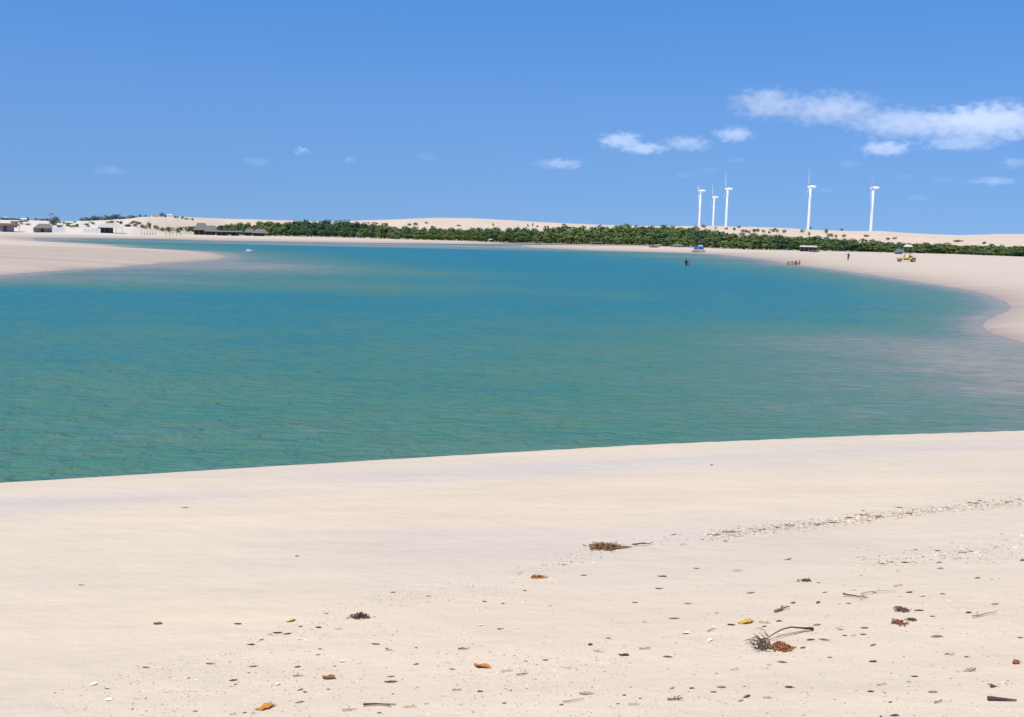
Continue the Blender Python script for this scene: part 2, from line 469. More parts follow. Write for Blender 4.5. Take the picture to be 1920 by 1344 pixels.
wsurf = grid_mesh('water', X, Y, np.zeros_like(X), M['water'], wrap=True, keep=(D_ < 3.0), attrs={'depth': depth})
tag(wsurf, kind='structure')

# ------------------------------------------------------------------ dunes behind the mangroves
CREST = [(-600, 408), (-200, 411), (0, 413), (60, 414), (110, 416), (160, 415), (200, 414), (240, 412), (270, 408), (330, 407), (400, 410), (450, 412), (540, 414), (620, 416.5),
         (700, 414), (760, 411.5), (820, 409.5), (880, 410), (950, 414), (1010, 417), (1060, 419.5), (1100, 421.5), (1180, 424), (1260, 425.5), (1330, 425), (1400, 427), (1450, 428),
         (1500, 430.5), (1540, 432.5), (1600, 434), (1650, 434), (1700, 438), (1750, 440.5), (1800, 442), (1840, 441), (1870, 439.5), (1920, 440), (2000, 441), (2300, 446), (2700, 455)]
c_az = [azim(p[0], p[1]) for p in CREST]
d0_az = [azim(x) for x in (-600, 0, 250, 340, 420, 700, 1100, 1500, 1900, 2600)]
d0_v = [440, 450, 450, 560, 700, 700, 690, 560, 480, 460]
d1_v = [760, 740, 760, 900, 1000, 1050, 1050, 950, 850, 850]
c_z = []
for (px, py), a_ in zip(CREST, c_az):
    Dc = float(np.interp(a_, d0_az, d1_v)); c_z.append(z_at(px, py, Dc))
a2 = np.arange(-62, 62.01, 0.10)
s2 = np.concatenate([np.linspace(-0.12, 1.0, 46), np.linspace(1.03, 4.0, 40)])
Dd0 = np.interp(a2, d0_az, d0_v); Dd1 = np.interp(a2, d0_az, d1_v); Cz = np.interp(a2, c_az, c_z)
S, AA = np.meshgrid(s2, a2, indexing='ij')
RR = Dd0[None, :] + S * (Dd1 - Dd0)[None, :]
XX, YY = RR * np.sin(np.radians(AA)), RR * np.cos(np.radians(AA))
def sm(t): t = np.clip(t, 0, 1); return t * t * (3 - 2 * t)
rise = sm(S) ** 0.8
zc = Cz[None, :]
lump = (np.sin(XX * 0.045 + 2.0 * np.sin(YY * 0.02)) + np.sin(XX * 0.083 + YY * 0.05 + 1.7) + 0.6 * np.sin(XX * 0.17 - YY * 0.06)) / 2.6
ZZ = 0.7 + (zc - 0.7) * rise + lump * 1.1 * np.sin(np.pi * np.clip(S, 0, 1)) 
back = np.where(S > 1, (S - 1), 0)
ZZ = np.where(S > 1, zc * (1 - 0.25 * sm(back / 0.5)) + lump * 1.0 * sm(back), ZZ)
ZZ = np.where(S > 2.6, ZZ - (S - 2.6) * 9.0, ZZ)
ZZ = np.where(S < 0, 0.7 + S * 14.0, ZZ)
# white mounds on the low village dune
pale = np.zeros_like(ZZ)
for px, py, w_, hh in ((131, 420, 5, 1.5), (163, 421, 6.5, 2.0), (28, 421, 6, 1.0), (200, 425, 9, 1.0), (60, 424, 8, 0.8), (95, 424, 5, .7), (245, 426, 7, .8)):
    a_ = azim(px); Dm = 560.0
    cx, cy = Dm * math.sin(R(a_)), Dm * math.cos(R(a_))
    gsn = np.exp(-(((XX - cx) / w_) ** 2 + ((YY - cy) / 22) ** 2))
    ZZ += hh * gsn * (0.8 + 0.25 * np.sin(XX * 0.7 + YY * 0.15)); pale = np.maximum(pale, gsn)
pale = np.clip(np.maximum(pale, np.clip((azim(330) - AA) / 6, 0, 0.7) * (S < 1)), 0, 1)
dn = grid_mesh('dune_hills', XX, YY, ZZ, M['dune'], attrs={'pale': pale})
tag(dn, kind='structure')
def dune_z(x, y):
    a_ = math.degrees(math.atan2(x, y)); r_ = math.hypot(x, y)
    d0 = np.interp(a_, d0_az, d0_v); d1 = np.interp(a_, d0_az, d1_v)
    s_ = (r_ - d0) / (d1 - d0)
    if s_ <= 0: return gz(x, y)
    j = int(round((a_ - a2[0]) / 0.10)); j = min(max(j, 0), len(a2) - 1)
    return float(max(np.interp(s_, s2, ZZ[:, j]), 0.0))
_rs = np.geomspace(60, 2200, 500)
def hit_all(px, py):
    """first ground or dune point seen at (px,py)"""
    d = ray(px, py); hl = math.hypot(d.x, d.y); a_ = math.degrees(math.atan2(d.x, d.y))
    t = _rs / hl; X_, Y_, Z_ = d.x * t, d.y * t, H + d.z * t
    d0 = np.interp(a_, d0_az, d0_v); d1 = np.interp(a_, d0_az, d1_v); s_ = (_rs - d0) / (d1 - d0)
    j = min(max(int(round((a_ - a2[0]) / 0.10)), 0), len(a2) - 1)
    g_ = np.where(s_ > 0, np.maximum(np.interp(s_, s2, ZZ[:, j]), 0), np.maximum(ground(X_, Y_), 0))
    k = int(np.argmax(Z_ < g_))
    if not (Z_[k] < g_[k]): return None
    return (float(X_[k]), float(Y_[k]), float(g_[k]))

# ------------------------------------------------------------------ clouds: small volumes of vapour far out over the land
def cloud_material(name, dens, thr):
    m = bpy.data.materials.new(name); m.use_nodes = True
    nt = m.node_tree; nt.nodes.clear()
    out = add(nt, 'ShaderNodeOutputMaterial'); pv = add(nt, 'ShaderNodeVolumePrincipled')
    tc = add(nt, 'ShaderNodeTexCoord'); ob = tc.outputs['Object']
    # unit ball in object space; fall-off towards its rim, firmer base than top
    ln = add(nt, 'ShaderNodeVectorMath', operation='LENGTH'); nt.links.new(ob, ln.inputs[0])
    oi = add(nt, 'ShaderNodeObjectInfo')
    sc = add(nt, 'ShaderNodeVectorMath', operation='MULTIPLY_ADD')
    geo = add(nt, 'ShaderNodeNewGeometry')
    cv = add(nt, 'ShaderNodeCombineXYZ')
    nt.links.new(math_(nt, 'MULTIPLY', oi.outputs['Random'], 37.0), cv.inputs[0])
    sc.inputs[1].default_value = (0.0042, 0.0042, 0.0075)
    nt.links.new(geo.outputs['Position'], sc.inputs[0]); nt.links.new(cv.outputs[0], sc.inputs[2])
    n = noise(nt, sc.outputs[0], 2.3, 6, 0.66, 0.35)
    fall = math_(nt, 'SUBTRACT', 1.0, ln.outputs['Value'], clamp=True)
    a = math_(nt, 'ADD', n, math_(nt, 'MULTIPLY', fall, 0.42))
    a = rng(nt, a, thr, thr + 0.20, 0.0, 1.0)
    edge = rng(nt, fall, 0.0, 0.12, 0.0, 1.0)
    a = math_(nt, 'MULTIPLY', math_(nt, 'MULTIPLY', a, edge), dens)
    nt.links.new(a, pv.inputs['Density'])
    pv.inputs['Color'].default_value = (0.97, 0.98, 1.0, 1)
    pv.inputs['Anisotropy'].default_value = 0.1
    nt.links.new(pv.outputs[0], out.inputs['Volume'])
    m.cycles.volume_step_rate = 1.0 if hasattr(m.cycles, 'volume_step_rate') else 1.0
    return m
CM_D = cloud_material('cloud_vapour', 0.0080, 0.62)
CM_F = cloud_material('thin_cloud_vapour', 0.0034, 0.60)
CLOUDS = [  # px, py, half width, half height, thin?, label
    (1165, 264, 58, 22, 0, 'small bright puffy cloud at the thin end of the cloud row'),
    (1205, 279, 62, 15, 0, 'low flat cloud trailing off the small bright puffy cloud'),
    (1288, 270, 62, 20, 1, 'faint oval cloud between the bright puffy cloud and the white one above three turbines'),
    (1376, 252, 50, 20, 0, 'detached white cloud above the group of three wind turbines'),
    (1661, 279, 62, 19, 0, 'small white cloud right above the wind turbine that stands alone on the pale dune'),
    (1855, 232, 135, 42, 0, 'largest and brightest cloud, running out of the picture edge'),
    (1700, 232, 130, 34, 1, 'long hazy cloud joining the thin veil to the largest cloud'),
    (1560, 205, 110, 38, 1, 'thin veil of cloud in the middle of the long cloud bank'),
    (1440, 195, 85, 38, 1, 'wispy upper end of the long cloud bank'),
    (1800, 270, 85, 17, 1, 'flat pale underside cloud below the largest cloud'),
    (1052, 308, 60, 13, 1, 'faint low streak of cloud below the bright puffy cloud'),
    (564, 284, 20, 11, 0, 'tiny white cloud scrap alone in the blue sky'),
    (655, 302, 16, 11, 1, 'tiny faint cloud wisp beside the tiny white scrap'),
    (1862, 340, 48, 11, 1, 'faint low cloud just above the dunes beyond the last turbine'),
    (1905, 306, 34, 13, 1, 'small pale cloud cut by the picture edge under the largest cloud'),
]
def make_cloud(px, py, hw, hh, thin, label):
    d = ray(px, py); hl = math.hypot(d.x, d.y)
    alt = 1150.0
    Dh = (alt - H) / (d.z / hl)
    Dh = min(Dh, 12500.0)
    t = Dh / hl
    mb = MB(); mb.ell((0, 0, 0), (1, 1, 1), 20, 12)
    o = mb.build('cloud', (CM_D if thin == 0 else CM_F if thin == 1 else CM_W))
    sx = hw / F * t; sz = hh / F * t
    o.location = (d.x * t, d.y * t, H + d.z * t)
    o.rotation_euler = (0, 0, -math.atan2(d.x, d.y))
    o.scale = (sx, max(sx * 0.6, sz), sz)
    tag(o, label, 'cloud', 'clouds over the dunes')
CM_W = cloud_material('wisp_vapour', 0.0011, 0.55)
for c_ in CLOUDS:
    make_cloud(*c_)
WISP = [(1285, 329, 26, 8, 'over the nearest mangroves of the turbine trio'), (1332, 320, 24, 8, 'just over the turbine trio'), (1592, 309, 30, 9, 'between the two lone turbines, higher one'), (1547, 357, 22, 7, 'between the two lone turbines, lower one'),
        (1695, 333, 22, 7, 'beside the last turbine, nearest it'), (1768, 338, 26, 8, 'past the last turbine at rotor height'), (1722, 371, 26, 8, 'low past the last turbine, closest to the dunes'), (1882, 191, 34, 10, 'floating above the largest cloud'),
        (1382, 301, 24, 8, 'under the white cloud above three turbines'), (205, 320, 34, 9, 'over the village, farthest from all other clouds'), (480, 304, 34, 10, 'beside the tiny white cloud scrap, village side'), (797, 295, 26, 10, 'alone over the highest dune')]
for px_, py_, hw_, hh_, t_ in WISP:
    make_cloud(px_, py_, hw_, hh_, 2, 'barely visible wisp ' + t_)
scn.cycles.volume_max_steps = 64
scn.cycles.volume_bounces = 6
scn.cycles.max_bounces = 12
#@@OBJECTS
rnd = random.Random(11)
def leafmat(name, stops, objvar=0.25):
    m, nt, bs = nmat(name)
    tc = add(nt, 'ShaderNodeTexCoord'); oi = add(nt, 'ShaderNodeObjectInfo')
    n = noise(nt, tc.outputs['Object'], 0.9, 3, 0.7)
    v = math_(nt, 'ADD', rng(nt, n, 0.3, 0.7, 0.0, 0.6), math_(nt, 'MULTIPLY', oi.outputs['Random'], 0.4))
    r = ramp(nt, stops); nt.links.new(v, r.inputs[0]); nt.links.new(r.outputs[0], bs.inputs['Base Color'])
    bs.inputs['Roughness'].default_value = 0.6; bs.inputs['Specular IOR Level'].default_value = 0.3
    return m
M['leaf'] = leafmat('mangrove_leaves', [(0, (0.052, 0.095, 0.028)), (0.45, (0.105, 0.160, 0.042)), (1, (0.190, 0.215, 0.062))])
M['leafdark'] = leafmat('dark_leaves', [(0, (0.034, 0.076, 0.038)), (0.5, (0.058, 0.115, 0.046)), (1, (0.090, 0.150, 0.052))])
M['dry'] = leafmat('dry_scrub_leaves', [(0, (0.13, 0.10, 0.05)), (0.5, (0.19, 0.16, 0.08)), (1, (0.16, 0.17, 0.07))])
M['bluegreen'] = leafmat('coastal_leaves', [(0, (0.06, 0.09, 0.09)), (1, (0.12, 0.16, 0.13))])
M['bark'] = simple('bark', (0.11, 0.085, 0.065), 0.9, var=0.3)
M['white_paint'] = simple('white_turbine_paint', (0.80, 0.82, 0.84), 0.4, var=0.03, scale=0.5)
M['thatch'] = simple('grey_thatch', (0.175, 0.168, 0.152), 1.0, var=0.35, scale=3.0, bump=0.6)
M['thatchbrown'] = simple('brown_thatch', (0.16, 0.105, 0.085), 1.0, var=0.3, scale=3.0, bump=0.6)
M['wood'] = simple('weathered_wood', (0.19, 0.155, 0.125), 0.9, var=0.3, scale=4)
M['darkwood_and_shade'] = simple('dark_wood_and_hut_shade', (0.05, 0.042, 0.045), 0.9, var=0.3, scale=4)  # real dark wood, and also the painted shade inside open huts
M['mauve'] = simple('faded_mauve_boards', (0.30, 0.26, 0.29), 0.9, var=0.15, scale=2)
M['plaster'] = simple('white_plaster', (0.74, 0.73, 0.70), 0.8, var=0.06, scale=1)
M['greywall'] = simple('grey_board_wall', (0.24, 0.23, 0.245), 0.9, var=0.2, scale=2)
M['rooftile'] = simple('clay_roof', (0.34, 0.23, 0.17), 0.9, var=0.2, scale=2)
M['yellow'] = simple('yellow_paint', (0.62, 0.43, 0.07), 0.35, var=0.08)
M['black'] = simple('black_rubber', (0.02, 0.02, 0.022), 0.8, var=0.2)
M['brownseat'] = simple('brown_vinyl', (0.11, 0.055, 0.02), 0.7, var=0.1)
M['steel'] = simple('dull_steel', (0.35, 0.36, 0.37), 0.4, 0.7, var=0.1)
M['glass'] = simple('dark_blue_glass', (0.02, 0.04, 0.12), 0.1, var=0.05, spec=0.8)
M['blue'] = simple('blue_paint', (0.07, 0.14, 0.36), 0.4, var=0.1)
M['lightblue'] = simple('pale_blue_paint', (0.34, 0.47, 0.66), 0.4, var=0.06)
M['hullwhite'] = simple('white_hull_paint', (0.76, 0.78, 0.80), 0.35, var=0.05)
M['tealtarp'] = simple('blue_green_tarpaulin', (0.035, 0.12, 0.19), 0.7, var=0.25)
M['greytarp'] = simple('pale_grey_tarpaulin', (0.46, 0.45, 0.40), 0.8, var=0.12)
M['pinktarp'] = simple('faded_pink_awning', (0.55, 0.46, 0.43), 0.8, var=0.1)
M['skin'] = simple('skin', (0.30, 0.17, 0.11), 0.6, var=0.06)
M['darkcloth'] = simple('dark_cloth', (0.022, 0.018, 0.020), 0.9, var=0.2)
M['redcloth'] = simple('maroon_cloth', (0.12, 0.05, 0.05), 0.9, var=0.2)
M['hair'] = simple('dark_hair', (0.015, 0.011, 0.010), 0.7, var=0.2)
M['net'] = simple('purple_net_cloth', (0.10, 0.075, 0.15), 0.9, var=0.2)

# ------------------------------------------------------------------ wind turbines
def make_turbine():
    root = empty('wind_turbine')
    t = MB(); t.tube([(0, 0, -6), (0, 0, 0), (0, 0, 40), (0, 0, 64.5)], [1.95, 1.9, 1.6, 1.15], 16)
    t.build('tower', M['white_paint'], root, smooth=True)
    n = MB(); n.tube([(-1.6, 0, 66.0), (-0.9, 0, 66.0), (0.6, 0, 66.2), (3.8, 0, 66.2), (6.2, 0, 66.1), (6.9, 0, 66.05)], [1.1, 1.6, 1.85, 1.75, 1.35, 0.5], 12)
    n.build('nacelle', M['white_paint'], root, smooth=True)
    h = MB(); h.tube([(-4.0, 0, 66), (-3.6, 0, 66), (-2.6, 0, 66), (-1.7, 0, 66)], [0.15, 0.8, 1.25, 1.25], 12)
    h.build('hub', M['white_paint'], root, smooth=True)
    for k in range(3):
        b = MB(); pts = []; rr = []
        for i in range(11):
            u = i / 10
            pts.append((-0.5 * u * u, 0.25 * math.sin(u * 2), 1.0 + 23.5 * u))
            rr.append([.5, .55, .8, .9, .8, .68, .56, .46, .36, .26, .10][i])
        b.tube(pts, rr, 8, flat=0.32)
        o = b.build('blade', M['white_paint'], root, smooth=True)
        o.location = (-2.6, 0, 66); o.rotation_euler = (k * 2 * math.pi / 3, 0, 0)
    return root
turb0 = make_turbine()
TURB = [  # hub px, hub py, D, base z, yaw, rotor angle, label
    (1520, 351.5, 1275, None, -9, 2, 'tallest looking white wind turbine, alone between the close group and the last one'),
    (1638, 353.5, 1290, None, -16, 35, 'white wind turbine standing apart, nearest the yellow buggy'),
    (1364.5, 355.5, 1395, None, -3, -14, 'white wind turbine with the highest hub in the close group of three'),
    (1339.5, 371, 1640, None, -3, -18, 'shortest white wind turbine, in the middle of the close group of three'),
    (1314, 359, 1440, None, -4, 50, 'white wind turbine above the cabin boat, at the lagoon end of the close group'),
]
for i, (px, py, D, bz, yaw, ra, lb) in enumerate(TURB):
    o = turb0 if i == 0 else copy_tree(turb0)
    d = ray(px, py); hl = math.hypot(d.x, d.y); t = D / hl
    o.location = (d.x * t, d.y * t, H + d.z * t - 66.0); o.rotation_euler = (0, 0, R(yaw))
    for ch in KIDS[o.name]:
        if ch.name.startswith('blade'):
            ch.rotation_euler = (ch.rotation_euler[0] + R(ra), 0, 0)
    tag(o, lb, 'wind turbine', 'wind turbines on the dunes')

# ------------------------------------------------------------------ mangroves
def foliage(mb, rnd_, lobes, n, leaf):
    tot = sum(l[3] * l[4] * l[5] for l in lobes)
    for (cx, cy, cz, rx, ry, rz) in lobes:
        for _ in range(int(n * rx * ry * rz / tot) + 1):
            th = rnd_.uniform(0, 2 * math.pi); cz_ = rnd_.uniform(-0.9, 1); q = rnd_.uniform(0.55, 1.08)
            sn = math.sqrt(1 - cz_ * cz_)
            p = Vector((cx + rx * q * sn * math.cos(th), cy + ry * q * sn * math.sin(th), cz + rz * q * cz_))
            if p.z < 0.15: p.z = rnd_.uniform(0.15, 0.6)
            nrm_ = Vector((sn * math.cos(th), sn * math.sin(th), cz_ + 0.35)) + Vector((rnd_.gauss(0, .5), rnd_.gauss(0, .5), rnd_.gauss(0, .5)))
            nrm_.normalize(); u = nrm_.orthogonal().normalized(); w = nrm_.cross(u)
            a = leaf * rnd_.uniform(0.6, 1.3); b = a * rnd_.uniform(0.5, 0.9)
            mb.quad([p - u * a, p - w * b * .8 + u * a * .1, p + u * a, p + w * b])
def make_tree(seed, leafm, name='mangrove_tree', tall=False):
    r_ = random.Random(seed)
    root = empty(name)
    lobes = []
    k = r_.randint(5, 7)
    for i in range(k):
        an = r_.uniform(0, 6.28); d_ = r_.uniform(0.3, 2.3)
        lobes.append((d_ * math.cos(an), d_ * math.sin(an) * .8, r_.uniform(2.2, 6.2 if not tall else 6.6), r_.uniform(1.1, 1.9), r_.uniform(1.0, 1.7), r_.uniform(0.9, 1.5)))
    lobes.append((r_.uniform(-.6, .6), 0, 6.6, 1.3, 1.2, 1.2)); lobes.append((0, 0, 3.2, 3.1, 2.4, 2.2)); lobes.append((1.6, .3, 1.7, 1.7, 1.5, 1.3)); lobes.append((-1.6, -.3, 1.7, 1.7, 1.5, 1.3))
    mb = MB(); foliage(mb, r_, lobes, 1500, 0.40); mb.build('crown', M[leafm], root)
    tb = MB()
    for i in range(4):
        an = r_.uniform(0, 6.28)
        tb.tube([(math.cos(an) * 1.3, math.sin(an) * 1.0, -0.3), (math.cos(an) * .6, math.sin(an) * .5, 0.7), (0.1 * math.cos(an), 0, 1.7),
                 (-.5 * math.cos(an), .3 * math.sin(an), 4.2)], [.09, .10, .13, .05], 5)
    tb.build('trunk', M['bark'], root)
    return root
BASE = [(300, 437), (400, 441), (500, 443), (640, 446), (750, 449.5), (870, 452.5), (960, 456), (1060, 458), (1200, 460.5), (1300, 464.5), (1400, 468.5), (1500, 470.3), (1600, 472.5),
        (1700, 475), (1800, 477.5), (1920, 482), (2150, 489)]
TOP = [(300, 429), (345, 426), (400, 424), (430, 420), (480, 418), (530, 417), (560, 413.5), (600, 414), (650, 415.5), (690, 419), (740, 424), (800, 426), (870, 428.5), (960, 428), (1050, 427), (1120, 424), (1180, 423.5),
       (1250, 423), (1290, 427), (1330, 432), (1400, 439), (1470, 443), (1530, 444), (1600, 449), (1660, 453), (1720, 456), (1800, 459), (1900, 462), (2150, 470)]
bx_, by_ = zip(*BASE); tx_, ty_ = zip(*TOP)
SEG = [(395, 'behind the tall thatched hut'), (445, 'behind the low grey shacks'), (500, 'behind the double thatched hut'), (535, 'just past the double thatched hut'), (580, 'at the start of the tall clump'),
       (630, 'at the top of the tall clump'), (685, 'at the end of the tall clump'), (750, 'just past the tall clump'), (820, 'where the high dune starts rising'), (885, 'under the highest dune crest'),
       (945, 'around the pale awning'), (1010, 'where the thin sand strip begins'), (1085, 'at the open end of the creek'), (1150, 'behind the grey raft'), (1200, 'between grey raft and dark canoe'),
       (1255, 'behind the dark canoe'), (1300, 'behind the small grey shelter'), (1345, 'just past the blue cabin boat'), (1400, 'below the turbine trio'), (1450, 'below the loose shrub row'),
       (1500, 'just before the pale roofed shelter'), (1550, 'behind the pale roofed shelter'), (1615, 'behind the standing person'), (1665, 'below the last turbine'), (1725, 'behind the yellow buggy'),
       (1775, 'just past the yellow buggy'), (1830, 'before the small pale board'), (1885, 'behind the small pale board'), (9999, 'below the bushes at the edge')]
ROWN = ['front row', 'middle row', 'back row']
protos = {'leaf': [make_tree(50 + i, 'leaf') for i in range(7)], 'leafdark': [make_tree(90 + i, 'leafdark', tall=True) for i in range(5)]}
used_p = set()
def place_tree(px, row):
    base = float(np.interp(px, bx_, by_)); top = float(np.interp(px, tx_, ty_))
    x, y, z = hit(px, base)
    D = math.hypot(x, y) + row * 9 + rnd.uniform(-2.5, 2.5) + 4.5
    d = ray(px + rnd.uniform(-3, 3), base); hl = math.hypot(d.x, d.y); x, y = d.x / hl * D, d.y / hl * D
    z = max(gz(x, y), 0.05)
    full = z_at(px, top, D) - z
    hgt = full * (0.74, 0.92, 1.07)[row] * rnd.uniform(0.90, 1.07)
    hgt = min(max(hgt, 2.6), 16)
    dark = (530 < px < 700 and rnd.random() < .85) or rnd.random() < 0.16
    key = 'leafdark' if dark else 'leaf'
    k = rnd.randrange(len(protos[key])); p = protos[key][k]
    if (key, k) not in used_p:
        used_p.add((key, k)); o = p
    else:
        o = copy_tree(p)
    o.location = (x, y, z); o.rotation_euler = (0, 0, rnd.uniform(0, 6.28))
    wsc = max(min(hgt, 11) / 7.9, 0.85) * rnd.uniform(1.3, 1.7) * (1.15 if hgt < 6 else 1.0)
    o.scale = (wsc, wsc, hgt / 7.9)
    seg = next(t for lim, t in SEG if px < lim)
    tag(o, ('dark green mangrove tree' if dark else 'olive green mangrove tree') + ' in the ' + ROWN[row] + ', ' + seg, 'mangrove tree',
        ('dark' if dark else 'olive') + ' mangroves of the ' + ROWN[row] + ' ' + seg)
for row in range(3):
    px = 352.0 + row * 6
    while px < 2010:
        place_tree(px, row)
        px += rnd.uniform(15.0, 20.0) * (0.92 if row == 0 else 1.0)
for key in protos:
    for k, p in enumerate(protos[key]):
        if (key, k) not in used_p: place_tree(600 + 5 * k, 1)

# ------------------------------------------------------------------ shrubs on the dunes, distant trees and village on the skyline
def make_shrub(seed, mat, name='dune_shrub', h=2.0, w=2.2):
    r_ = random.Random(seed); root = empty(name)
    lobes = [(r_.uniform(-w * .5, w * .5), r_.uniform(-w * .4, w * .4), r_.uniform(.35, .62) * h, r_.uniform(.3, .5) * w, r_.uniform(.3, .5) * w, r_.uniform(.3, .42) * h) for _ in range(5)]
    mb = MB(); foliage(mb, r_, lobes, 170, 0.24); mb.build('crown', M[mat], root)
    tb = MB()
    for i in range(3):
        an = r_.uniform(0, 6.28); tb.tube([(0, 0, -.3), (.2 * math.cos(an), .2 * math.sin(an), h * .3), (.5 * math.cos(an), .5 * math.sin(an), h * .7)], [.06, .05, .02], 4)
    tb.build('trunk', M['bark'], root)
    return root
SHR = {('dry', i): make_shrub(300 + i, 'dry') for i in range(3)}
SHR.update({('leaf', i): make_shrub(320 + i, 'leaf') for i in range(3)})
SHR.update({('leafdark', i): make_shrub(340 + i, 'leafdark') for i in range(2)})
SHR.update({('bluegreen', i): make_shrub(360 + i, 'bluegreen') for i in range(3)})
used_s = set()
def shrub(px, pyb, hpx, wpx, mat, label, group, cat='shrub', D=None, name=None):
    k = rnd.randrange(2 if mat == 'leafdark' else 3); p = SHR[(mat, k)]
    if (mat, k) in used_s: o = copy_tree(p)
    else: used_s.add((mat, k)); o = p
    if D is None:
        q = hit_all(px, pyb)
        if q is None: 
            D = 900
    if D is not None:
        d = ray(px, pyb); hl = math.hypot(d.x, d.y); x, y = d.x / hl * D, d.y / hl * D; q = (x, y, dune_z(x, y))
    D = math.hypot(q[0], q[1])
    o.location = (q[0], q[1], q[2] - 0.1)
    o.scale = (wpx / F * D / 3.2, wpx / F * D / 3.2, hpx / F * D / 1.9)
    o.rotation_euler = (0, 0, rnd.uniform(0, 6.28))
    if name:
        old_ = KIDS.pop(o.name, []) if o is not p else KIDS.get(o.name, [])
        o.name = name; KIDS[o.name] = old_
    tag(o, label, cat, group)
# right-hand dune face behind the mangroves
DS = [(1376, 433.5, 5, 6), (1386, 425.8, 4, 7), (1392, 438, 6, 6), (1403, 438, 6, 12), (1413, 437, 5, 10), (1421, 437, 6, 6), (1432, 437, 5, 6), (1442, 440, 5, 5), (1449, 436, 6, 9), (1458, 437, 5, 6),
      (1470, 438, 6, 7), (1505, 439, 7, 6), (1519, 431.5, 5, 4), (1517, 443, 6, 5), (1549, 440, 9, 6), (1553, 446, 6, 8), (1560, 446, 6, 5), (1568, 448, 6, 5), (1581, 433.5, 3.5, 9), (1582, 446, 5, 7),
      (1625, 445, 3, 12), (1664, 451, 4, 9), (1676, 450, 4, 7), (1790, 454, 2.5, 20), (1845, 459, 4, 8), (1860, 461, 3, 8), (1304, 429.5, 5, 7), (1321, 428.5, 6, 8), (1361, 432, 4, 5), (1342, 431, 4, 4)]
for i, (px, py, h_, w_) in enumerate(DS):
    if px < 1370:
        lb, g_ = 'small dark shrub on the sand at the foot of the close group of wind turbines', 'shrubs at the foot of the three turbines'
    elif px < 1480:
        w0_ = 'start' if px < 1408 else 'middle' if px < 1440 else 'end'
        lb, g_ = 'small dark shrub at the %s of the loose row on the dune between turbine groups' % w0_, 'shrubs at the %s of the loose row on the dune face' % w0_
    elif px < 1600:
        lb, g_ = 'small shrub on the dune below the tallest looking wind turbine', 'shrubs on the dune under the tall turbine'
    else:
        lb, g_ = 'low scrub patch on the bare dune past the last wind turbine', 'scrub patches on the bare dune'
    if py < 434 and h_ < 4.5 and px > 1570: lb, g_ = 'dark low shrub on the dune crest between two lone wind turbines', None
    if px == 1386: lb, g_ = 'dark low shrub on the dune crest just past the three turbines', None
    D_fix = None
    if hit_all(px, py) is None: D_fix = 880
    shrub(px, py, h_ * 1.25, w_ * 1.25, 'leafdark' if i % 4 == 0 else ('dry' if px > 1600 else 'leaf' if i % 3 else 'dry'), lb, g_, D=D_fix)
for px, py, h_, w_, mt, lb in ((1880, 454, 10, 9, 'leafdark', 'tall dark bush on the dune near the picture edge'), (1874, 456, 8, 14, 'dry', 'brown bush leaning on the tall dark bush near the picture edge'),
                               (1893, 456, 5, 16, 'dry', 'low tan bush beside the brown bush near the picture edge'), (1905, 463, 7, 14, 'dry', 'dark brown bush on top of the mangroves at the picture edge')):
    shrub(px, py, h_, w_, mt, lb, None, D=560)
# crest of the middle dunes: sparse dots of scrub, and bushes poking out of the belt
for px, py, h_, w_ in ((800, 421, 4, 8), (768, 424, 5, 12), (780, 424, 6, 12), (706, 421, 4, 16), (725, 423, 4, 14), (690, 416, 3, 8), (925, 426, 6, 5), (990, 426, 6, 4), (999, 426, 7, 4), (1008, 427, 4, 7), (860, 425, 3, 12),
                       (1060, 424, 4, 12), (1155, 421.5, 4, 6), (1193, 422, 4, 9), (1244, 421.5, 5, 12), (640, 418, 5, 5), (653, 418, 6, 6)):
    if py > 417 and hit_all(px, py):
        shrub(px, py, h_, w_, 'dry' if rnd.random() < .6 else 'leaf', 'brownish shrub on the high pale dune behind the middle mangroves', 'shrubs on the high middle dune')
    else:
        shrub(px, py, h_, w_, 'leafdark', 'dark bush standing up over the dune crest behind the mangroves', 'bushes on the crest behind the mangroves', D=930)
# village dune
for px, py, h_, w_ in ((5, 414, 4, 12), (15, 415, 4, 10), (27, 413.5, 3, 12), (36, 413, 3, 10), (50, 414, 3, 8), (52, 417, 4, 5), (67, 418, 4, 4), (80, 414, 3.5, 9), (90, 414, 4, 6), (100, 415, 5, 6), (107, 417, 6, 8),
                       (158, 414, 4, 10), (166, 414, 5, 10), (174, 413, 5, 10), (182, 414, 6, 10), (190, 413, 5, 9), (198, 412.5, 6, 12), (207, 413, 6, 9), (216, 413, 7, 9), (224, 415, 6, 10), (232, 414, 4, 8), (243, 415, 5, 8), (252, 412, 4, 7),
                       (263, 413, 4, 4), (273, 410, 2.5, 5), (303, 413, 5, 7), (309, 411, 3, 6), (330, 411, 3, 6), (341, 411, 3, 5), (360, 413, 3, 5), (350, 414, 2, 8)):
    sk_ = next(t for lim, t in ((45, 'above the brown roofed hut'), (75, 'between the two first huts'), (120, 'beside the single palm'), (180, 'over the second white mound'), (215, 'over the open shelter'),
                                (258, 'past the open shelter'), (315, 'above the scrub hill'), (999, 'beyond the flat white house')) if px < lim)
    shrub(px, py + 1.5, h_ * 1.7, w_ * 1.35, 'bluegreen', 'small blue green tree on the far skyline, ' + sk_, 'skyline trees ' + sk_, 'tree', D=790, name='skyline_tree')
